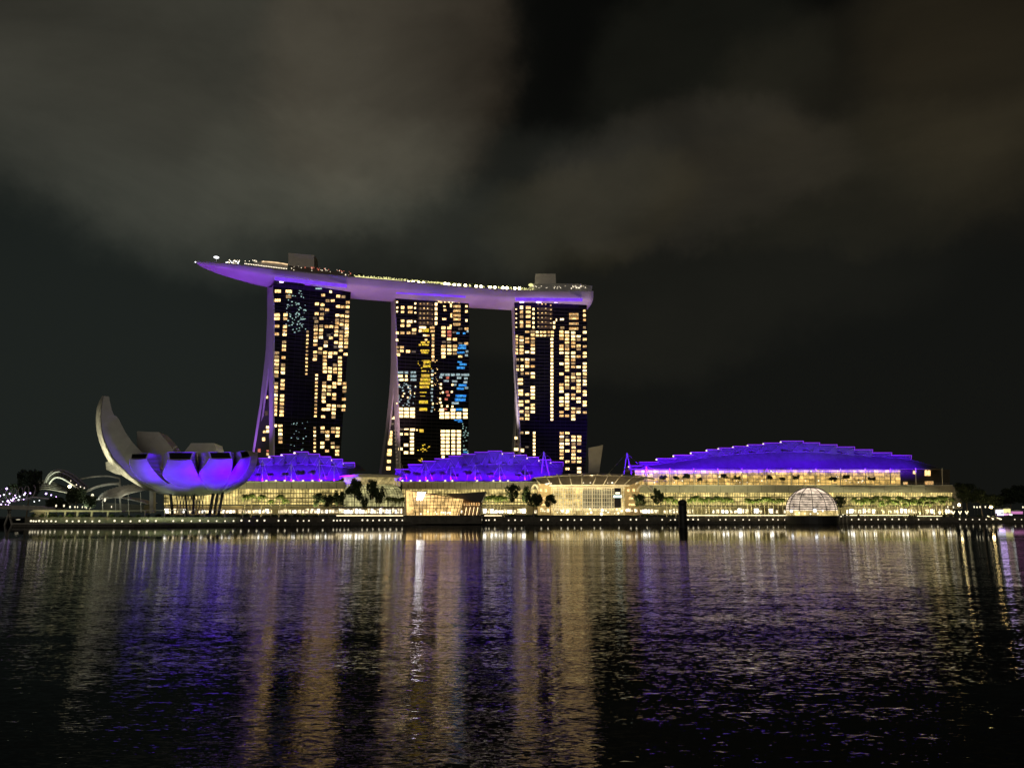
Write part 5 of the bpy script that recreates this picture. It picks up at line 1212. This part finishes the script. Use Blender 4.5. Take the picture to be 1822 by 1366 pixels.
for x, y in [(2, 897), (5, 892), (10, 897), (14, 891), (17, 894), (19, 889), (22, 890), (24, 887), (27, 881), (29, 885), (33, 889), (35, 883), (42, 888), (43, 880), (45, 877), (54, 877), (61, 892), (70, 890), (82, 878), (91, 880.5), (100, 883.5), (12, 869), (0, 882), (7, 880), (17, 878), (15, 898)]:
    b = MB(); b.ball(at(x, y, 481), rr.uniform(.25, .6), 7, 5); b.build('bridge_light', E_purp if rr.random() < .6 else E_lampw, r, True)
# fountain-like lit tree behind the bridge
tree_px(broad, 1, 15, 858, 505, 'pale tree lit violet white behind the helix footbridge', base=LANDZ, h0=14, wpx=20, w0=11)
spot(at(12, 895, 492), at(15, 868, 505), 5000, (.75, .8, 1), 60)

# ------------------------------------------------------------------ pergola on the left quay
Yq = 401
r = thing('pergola', (gx(140, Yq), Yq, LANDZ), 'long flat-roofed pale pergola on warm lit posts at left', 'pergola')
b = MB(); b.prism([at(52, 910.5, Yq), at(216, 910, Yq), at(216, 907.8, Yq), at(60, 906.6, Yq)], (0, 5, 0)); b.build('roof_slab', M_cream, r)
E_post = emat('warm_post_glow', (1, .78, .35), .55, .3, .5)
for x in (86, 116.5, 138.5, 164, 192.5): b = MB(); a = at(x, 909, Yq + 1); b.box((a.x, a.y, (a.z + LANDZ) / 2 - .3), .75, .75, a.z - LANDZ + 1); b.build('post', M_cream, r)
for k in range(11): b = MB(); x = 62 + k * 1.9; b.tube([at(x, 924, Yq + 2), at(x, 911, Yq + 2)], .16, 5); b.build('slat', M_cream, r)
for x in (86, 116.5, 138.5, 164, 192.5, 72): spot(at(x, 924, Yq - 3), at(x, 910, Yq + 1), 500, (1, .78, .38), 80)
r = thing('covered_walkway', (gx(300, 404), 404, LANDZ), 'thin flat walkway roof on slim posts under the lotus museum', 'walkway roof')
b = MB(); b.prism([at(222, 909, 404), at(462, 906.5, 412), at(462, 905.3, 412), at(222, 907.5, 404)], (0, 4, 0)); b.build('roof_slab', M_conc, r)
for x in (230, 258, 293, 329, 364, 400, 432): b = MB(); b.tube([at(x, 921, 405), at(x, 908, 405)], .28, 6); b.build('post', M_cream, r)

# strip lights on the retaining wall
for i, (xa, xb, y, lab) in enumerate(((599, 717, 917, 'long warm strip light on the wall left of the crystal pavilion'), (862, 893, 917, 'short warm strip light on the wall right of the crystal pavilion'),
        (1222, 1400, 916.6, 'long warm strip light on the wall left of the glass dome'), (1512, 1525, 916.4, 'tiny warm strip light on the wall right beside the dome jetty'), (1530, 1617, 916.2, 'long warm strip light on the wall right of the glass dome'), (1632, 1676, 917.6, 'warm strip light on the wall below the last palms'))):
    b = MB(); pts = [at(xa + (xb - xa) * k / 6, y, q(xa + (xb - xa) * k / 6) + 8.6) for k in range(7)]; b.tube(pts, .28, 5)
    tag(b.build('strip_light', emat('warm_strip', (1, .80, .45), 2.4, .25, .1)), lab, 'strip light', 'strip lights along the promenade')

# ------------------------------------------------------------------ palms and trees along the front
def palm_row(xs, ytop, off, where, grp, yj=2.5):
    for i, x in enumerate(xs):
        tree_px(palms, i + int(x), x, ytop + random.uniform(-yj, yj), q(x) + off + random.uniform(-3, 3), '%s palm from the left %s' % (ORD[i], where), grp)
palm_row([434, 447, 464, 496.5], 875.5, 24, 'before the left mall wing', 'palms before the left mall wing', 1)
palm_row([481, 507], 885, 26, 'of the two low palms before the left mall wing', 'low palms before the left wing', 1)
palm_row([690, 697, 703, 710, 716], 882, 20, 'left of the crystal pavilion', 'palms left of the crystal pavilion', 1.5)
palm_row([866, 872, 879, 885, 891, 897], 878.5, 26, 'right of the crystal pavilion', 'palms right of the crystal pavilion')
palm_row([1186, 1194, 1203, 1227, 1234, 1241, 1248, 1256, 1262, 1269, 1276, 1284, 1292, 1299], 882, 28, 'in the row right of the mooring post', 'palms right of the mooring post', 4)
palm_row([1330, 1338, 1345, 1353, 1361, 1368, 1377, 1385, 1393], 883, 26, 'in the clump left of the glass dome', 'palms left of the glass dome', 4)
palm_row([1524 + 6.55 * k + random.uniform(-1.5, 1.5) for k in range(27)], 882.5, 30, 'in the row right of the glass dome', 'palms right of the glass dome', 4.5)
palm_row([1540 + 14 * k + random.uniform(-3, 3) for k in range(11)], 890, 18, 'in the lower front row right of the dome', 'low palms right of the glass dome', 3)
bt = [(630, 850, 36, 10, 0, 'tall dark tree before the left half of the glass atrium'), (662, 850, 23, 12, 1, 'slender dark tree before the middle of the glass atrium'), (674, 864, 20, 9, 2, 'lower dark tree beside the slender one before the atrium'),
      (566, 875, 26, 16, 0, 'left of three spreading trees before the left mall wing'), (584, 878, 24, 12, 1, 'middle of three spreading trees before the left mall wing'), (602, 871, 24, 15, 2, 'right of three spreading trees, nearest the atrium'),
      (913, 859, 28, 14, 0, 'tall green tree left of the arched hall'), (936, 863, 16, 20, 1, 'narrow green tree between the tall tree and the arched hall'), (950, 875, 34, 12, 2, 'spreading dark tree at the left corner of the arched hall'),
      (980, 878, 24, 16, 0, 'low dark tree before the left side wing of the arched hall'), (1139, 877, 26, 12, 1, 'spreading dark tree at the right corner of the arched hall'), (1170, 867, 24, 17, 2, 'tall green tree right of the arched hall'),
      (1496, 880, 24, 8, 0, 'dark umbrella shaped tree touching the right side of the glass dome'), (648, 882, 14, 6, 2, 'small tree by the entrance of the glass atrium')]
for x, y, w_, off, k, lab in bt: tree_px(broad, k, x, y, q(x) + off, lab, 'waterfront trees', LANDZ, 14, w_, 11)
dtl = [(47, 834, 45, 520, 'big black tree behind the helix footbridge'), (133, 868, 36, 440, 'black tree below the conservatory'), (158, 880, 24, 430, 'low black tree left of the shell canopy'), (100, 884, 40, 450, 'broad dim tree behind the pergola left end'),
       (1722, 858, 40, 660, 'tall dark park tree right beside the mall end'), (1748, 870, 34, 655, 'dark park tree second from the mall end'), (1772, 879, 30, 650, 'low park tree above the bright white lamp'), (1800, 868, 44, 700, 'large black tree near the right edge of the picture'), (1830, 862, 50, 720, 'black tree cut off by the right edge')]
for i, (x, y, w_, Y, lab) in enumerate(dtl): tree_px(dark_t, i, x, y, Y, lab, 'dark park trees', LANDZ, 16, w_, 15)
# shrubs along the retaining wall
def make_shrub(seed):
    rnd = random.Random(seed); r = thing('shrub', (0, 0, 0), 'x', 'shrub'); b = MB()
    for k in range(7): leaf_cloud(b, (rnd.uniform(-2, 2), rnd.uniform(-.6, .6), rnd.uniform(.4, 1.3)), .9, .6, .7, 34, .28, rnd)
    b.build('foliage', M_leaf, r); t = MB(); t.tube([(0, 0, 0), (0, 0, .9)], .1, 5); t.build('stem', M_bark, r); return r
shr = [make_shrub(s) for s in (41, 42, 43)]
secs = [('below the pergola roof', [60, 75, 95, 108, 126, 150, 178, 200, 215]), ('below the lotus museum', [232, 246, 262, 280, 298, 315, 334, 352, 370, 388, 406, 422]), ('between museum and atrium', [440, 456, 473, 490, 510, 528, 545, 562, 580]),
        ('left of the arched hall', [870, 890, 912, 936, 955]), ('between arched hall and dome', [1130, 1150, 1172, 1195, 1250, 1290, 1310, 1340, 1372]), ('right of the dome', [1525, 1548, 1572, 1600, 1628, 1650, 1675, 1700, 1722, 1745, 1770, 1795])]
for where, xs in secs:
    for i, x in enumerate(xs):
        Y = q(x) + 10.5 + random.uniform(0, 2); place(shr, i, (gx(x, Y), Y, LANDZ), random.uniform(.8, 1.5), '%s shrub from the left %s' % (ORD[i], where), 'shrubs %s' % where)

# street lamps and park lamps
def street_proto():
    r = thing('street_lamp', (0, 0, 0), 'x', 'street lamp'); b = MB(); b.tube([(0, 0, 0), (0, 0, 5)], .1, 6, .07); b.build('pole', M_dark, r); b = MB(); b.ball((0, 0, 5.2), .55, 8, 6); b.build('globe', E_lamp, r, True); return r
sl = street_proto(); KID['street_lamp'] = [(c, kids(c)) for c in kids(sl)]; fs = [True]
def street(px, py, Y, label, sc=1, grp=None):
    z = at(px, py, Y).z; s = (z - LANDZ) / 5.2; loc = (gx(px, Y), Y, LANDZ)
    if fs[0]: sl.location = loc; sl.scale = (sc, sc, s); tag(sl, label, 'street lamp', grp); fs[0] = False; return sl
    return copy_tree(sl, loc, 0, (sc, sc, s), label, grp)
for i, (x, y) in enumerate(((1688, 901.5), (1698, 902), (1735, 901.5), (1740, 902), (1745.5, 901.5), (1755, 901.5), (1822, 902))): street(x, y, 640, '%s small white street lamp from the left under the park trees' % ORD[i], .9, 'street lamps in the park')
for i, (x, y) in enumerate(((98, 899.5), (112, 899.5), (123, 901.5), (132, 901.5), (136.5, 901.8), (145, 901.8), (150, 901.5), (152.5, 903), (160, 902), (197, 901.3))): street(x, y, 440, '%s white street lamp from the left behind the pergola' % ORD[i], .8 if i < 4 else .45, 'street lamps behind the pergola')
street(161, 882, 470, 'bright tall floodlight in front of the black trees at left', 1.6); street(184, 889, 436, 'white street lamp under the shell canopy', 1)
for x, y, Y, lab, sc, m in ((1708.5, 898, 640, 'bright warm park floodlight just right of the mall', 1.7, 0), (1765, 902, 640, 'largest park floodlight beside the violet stalls', 2.2, 0), (33, 924, 398, 'white floodlight at the left tip of the quay', 1.8, 1)): 
    o_ = street(x, y, Y, lab, sc)
    for g_ in kids(o_):
        if g_.name.startswith('globe') and m == 0:
            g_.data = g_.data.copy(); g_.data.materials[0] = E_flood
for i, (x, y) in enumerate([(1530 + 13.2 * k, 907.5 + (k % 3) * 1.3) for k in range(13)]): street(x, y, q(x) + 20, '%s low globe lamp from the left among the right palms' % ORD[i], .7, 'globe lamps among the right palms')
for i, (x, y) in enumerate(((1672, 910.5), (1684, 909.5), (1696, 910), (1708, 910), (1720, 910))):      # Y shaped lit sculptures / lamps
    Y = q(x) + 14; t_ = thing('forked_lamp', (gx(x, Y), Y, LANDZ), '%s forked warm lamp from the left near the park' % ORD[i], 'lamp', 'forked warm lamps')
    b = MB(); a = at(x, y + 4, Y); b.tube([Vector((a.x, Y, LANDZ)), a], .2, 5); b.build('stem', M_cream, t_)
    b = MB(); b.tube([a, at(x - 2.6, y - 1, Y)], .35, 5); b.tube([a, at(x + 2.6, y - 1, Y)], .35, 5); b.build('fork', emat('fork_glow', (1, .85, .5), 2.2), t_)
for i, (x, y, w_, h_, m) in enumerate(((1781, 909, 9, 8, emat('white_stall', (.85, .85, 1), 1.3)), (1794, 908, 8, 9, E_dy), (1793, 914, 7, 5, emat('pink_stall', (1, .5, .8), .9)), (1783, 914.5, 6, 4, E_purp), (1812, 911, 16, 6, emat('magenta_stall', (1, .35, .8), .6)), (1799, 914.5, 4, 4, E_lampw))):
    t_ = thing('market_stall', (gx(x, 645), 645, LANDZ), ['white glowing', 'yellow roofed', 'pink lit low', 'violet lit low', 'wide magenta lit', 'tiny white lit'][i] + ' stall right of the park floodlight', 'stall', 'lit stalls at the right')
    b = MB(); b.prism([at(x - w_ / 2, y + h_ / 2, 645), at(x + w_ / 2, y + h_ / 2, 645), at(x + w_ / 2, y - h_ / 2 + 1.5, 645), at(x - w_ / 2, y - h_ / 2 + 1.5, 645)], (0, 4, 0)); b.build('lit_body', m, t_)
    b = MB(); b.prism([at(x - w_ / 2 - .6, y - h_ / 2 + 1.5, 644.5), at(x + w_ / 2 + .6, y - h_ / 2 + 1.5, 644.5), at(x, y - h_ / 2 - .8, 644.5)], (0, 5, 0)); b.build('roof', M_white, t_)
for i, (xa, ya, xb, yb, lab) in enumerate(((1757, 917.5, 1768, 923, 'left'), (1766, 918, 1782, 923.5, 'right'))):
    b = MB(); b.tube([at(xa, ya, 632), at(xb, yb, 626)], .35, 5); tag(b.build('ramp_rail_light', MATS['warm_strip']), '%s of two slanting lit ramp rails at the right quay' % lab, 'rail light', 'lit ramp rails')

# ------------------------------------------------------------------ lights on greenery, towers and hull
for xa, xb, e in ((420, 600, 10000), (860, 960, 8000), (1180, 1400, 23000), (1515, 1700, 23000)):
    a, b_ = at(xa, 914, q(xa) + 14), at(xb, 914, q(xb) + 14); m_ = (a + b_) / 2
    line_light(a, b_, m_ + Vector((0, 8, 6)), 1, e, (1, .95, .48), 130)
for xa, xb, e in ((60, 215, 900), (225, 420, 900)):
    a, b_ = at(xa, 924, q(xa) + 3), at(xb, 924, q(xb) + 3); m_ = (a + b_) / 2
    line_light(a, b_, m_ + Vector((0, 8, 3)), .6, e, (.85, 1, .5))
PUR = (.42, .12, 1); PNK = (1, .55, .85)
def up(px, py, Y, tx, ty, TY, e, col, deg, rad=3): spot(at(px, py, Y), at(tx, ty, TY), e, col, deg, .9, rad)
up(330, 850, 560, 400, 486, 575, 680000, (.38, .06, 1), 34)
up(400, 858, 560, 475, 640, 610, 260000, (.40, .14, 1), 55)
up(560, 796, 570, 600, 510, 600, 110000, PNK, 40)
up(655, 836, 575, 700, 690, 640, 210000, (1, .58, .72), 55)
up(665, 836, 575, 680, 512, 615, 190000, (1, .46, .46), 36)
up(860, 796, 628, 880, 528, 640, 200000, (1, .48, .55), 44)
up(872, 796, 628, 918, 700, 650, 210000, (1, .78, .88), 55)
up(1060, 832, 628, 1020, 530, 650, 220000, (1, .52, .7), 34)
up(372, 845, 600, 457, 770, 628, 160000, (.45, .14, 1), 50)
up(60, 888, 690, 115, 850, 750, 260000, (.9, 1, .75), 45)
up(150, 905, 428, 190, 862, 448, 16000, (.95, 1, .8), 80)
up(230, 912, 420, 215, 875, 440, 9000, (.95, 1, .8), 90)
spot(at(640, 912, 488), at(640, 880, 492), 3500, (1, .85, .4), 110)
spot(at(665, 912, 488), at(668, 880, 493), 3000, (1, .85, .4), 110)
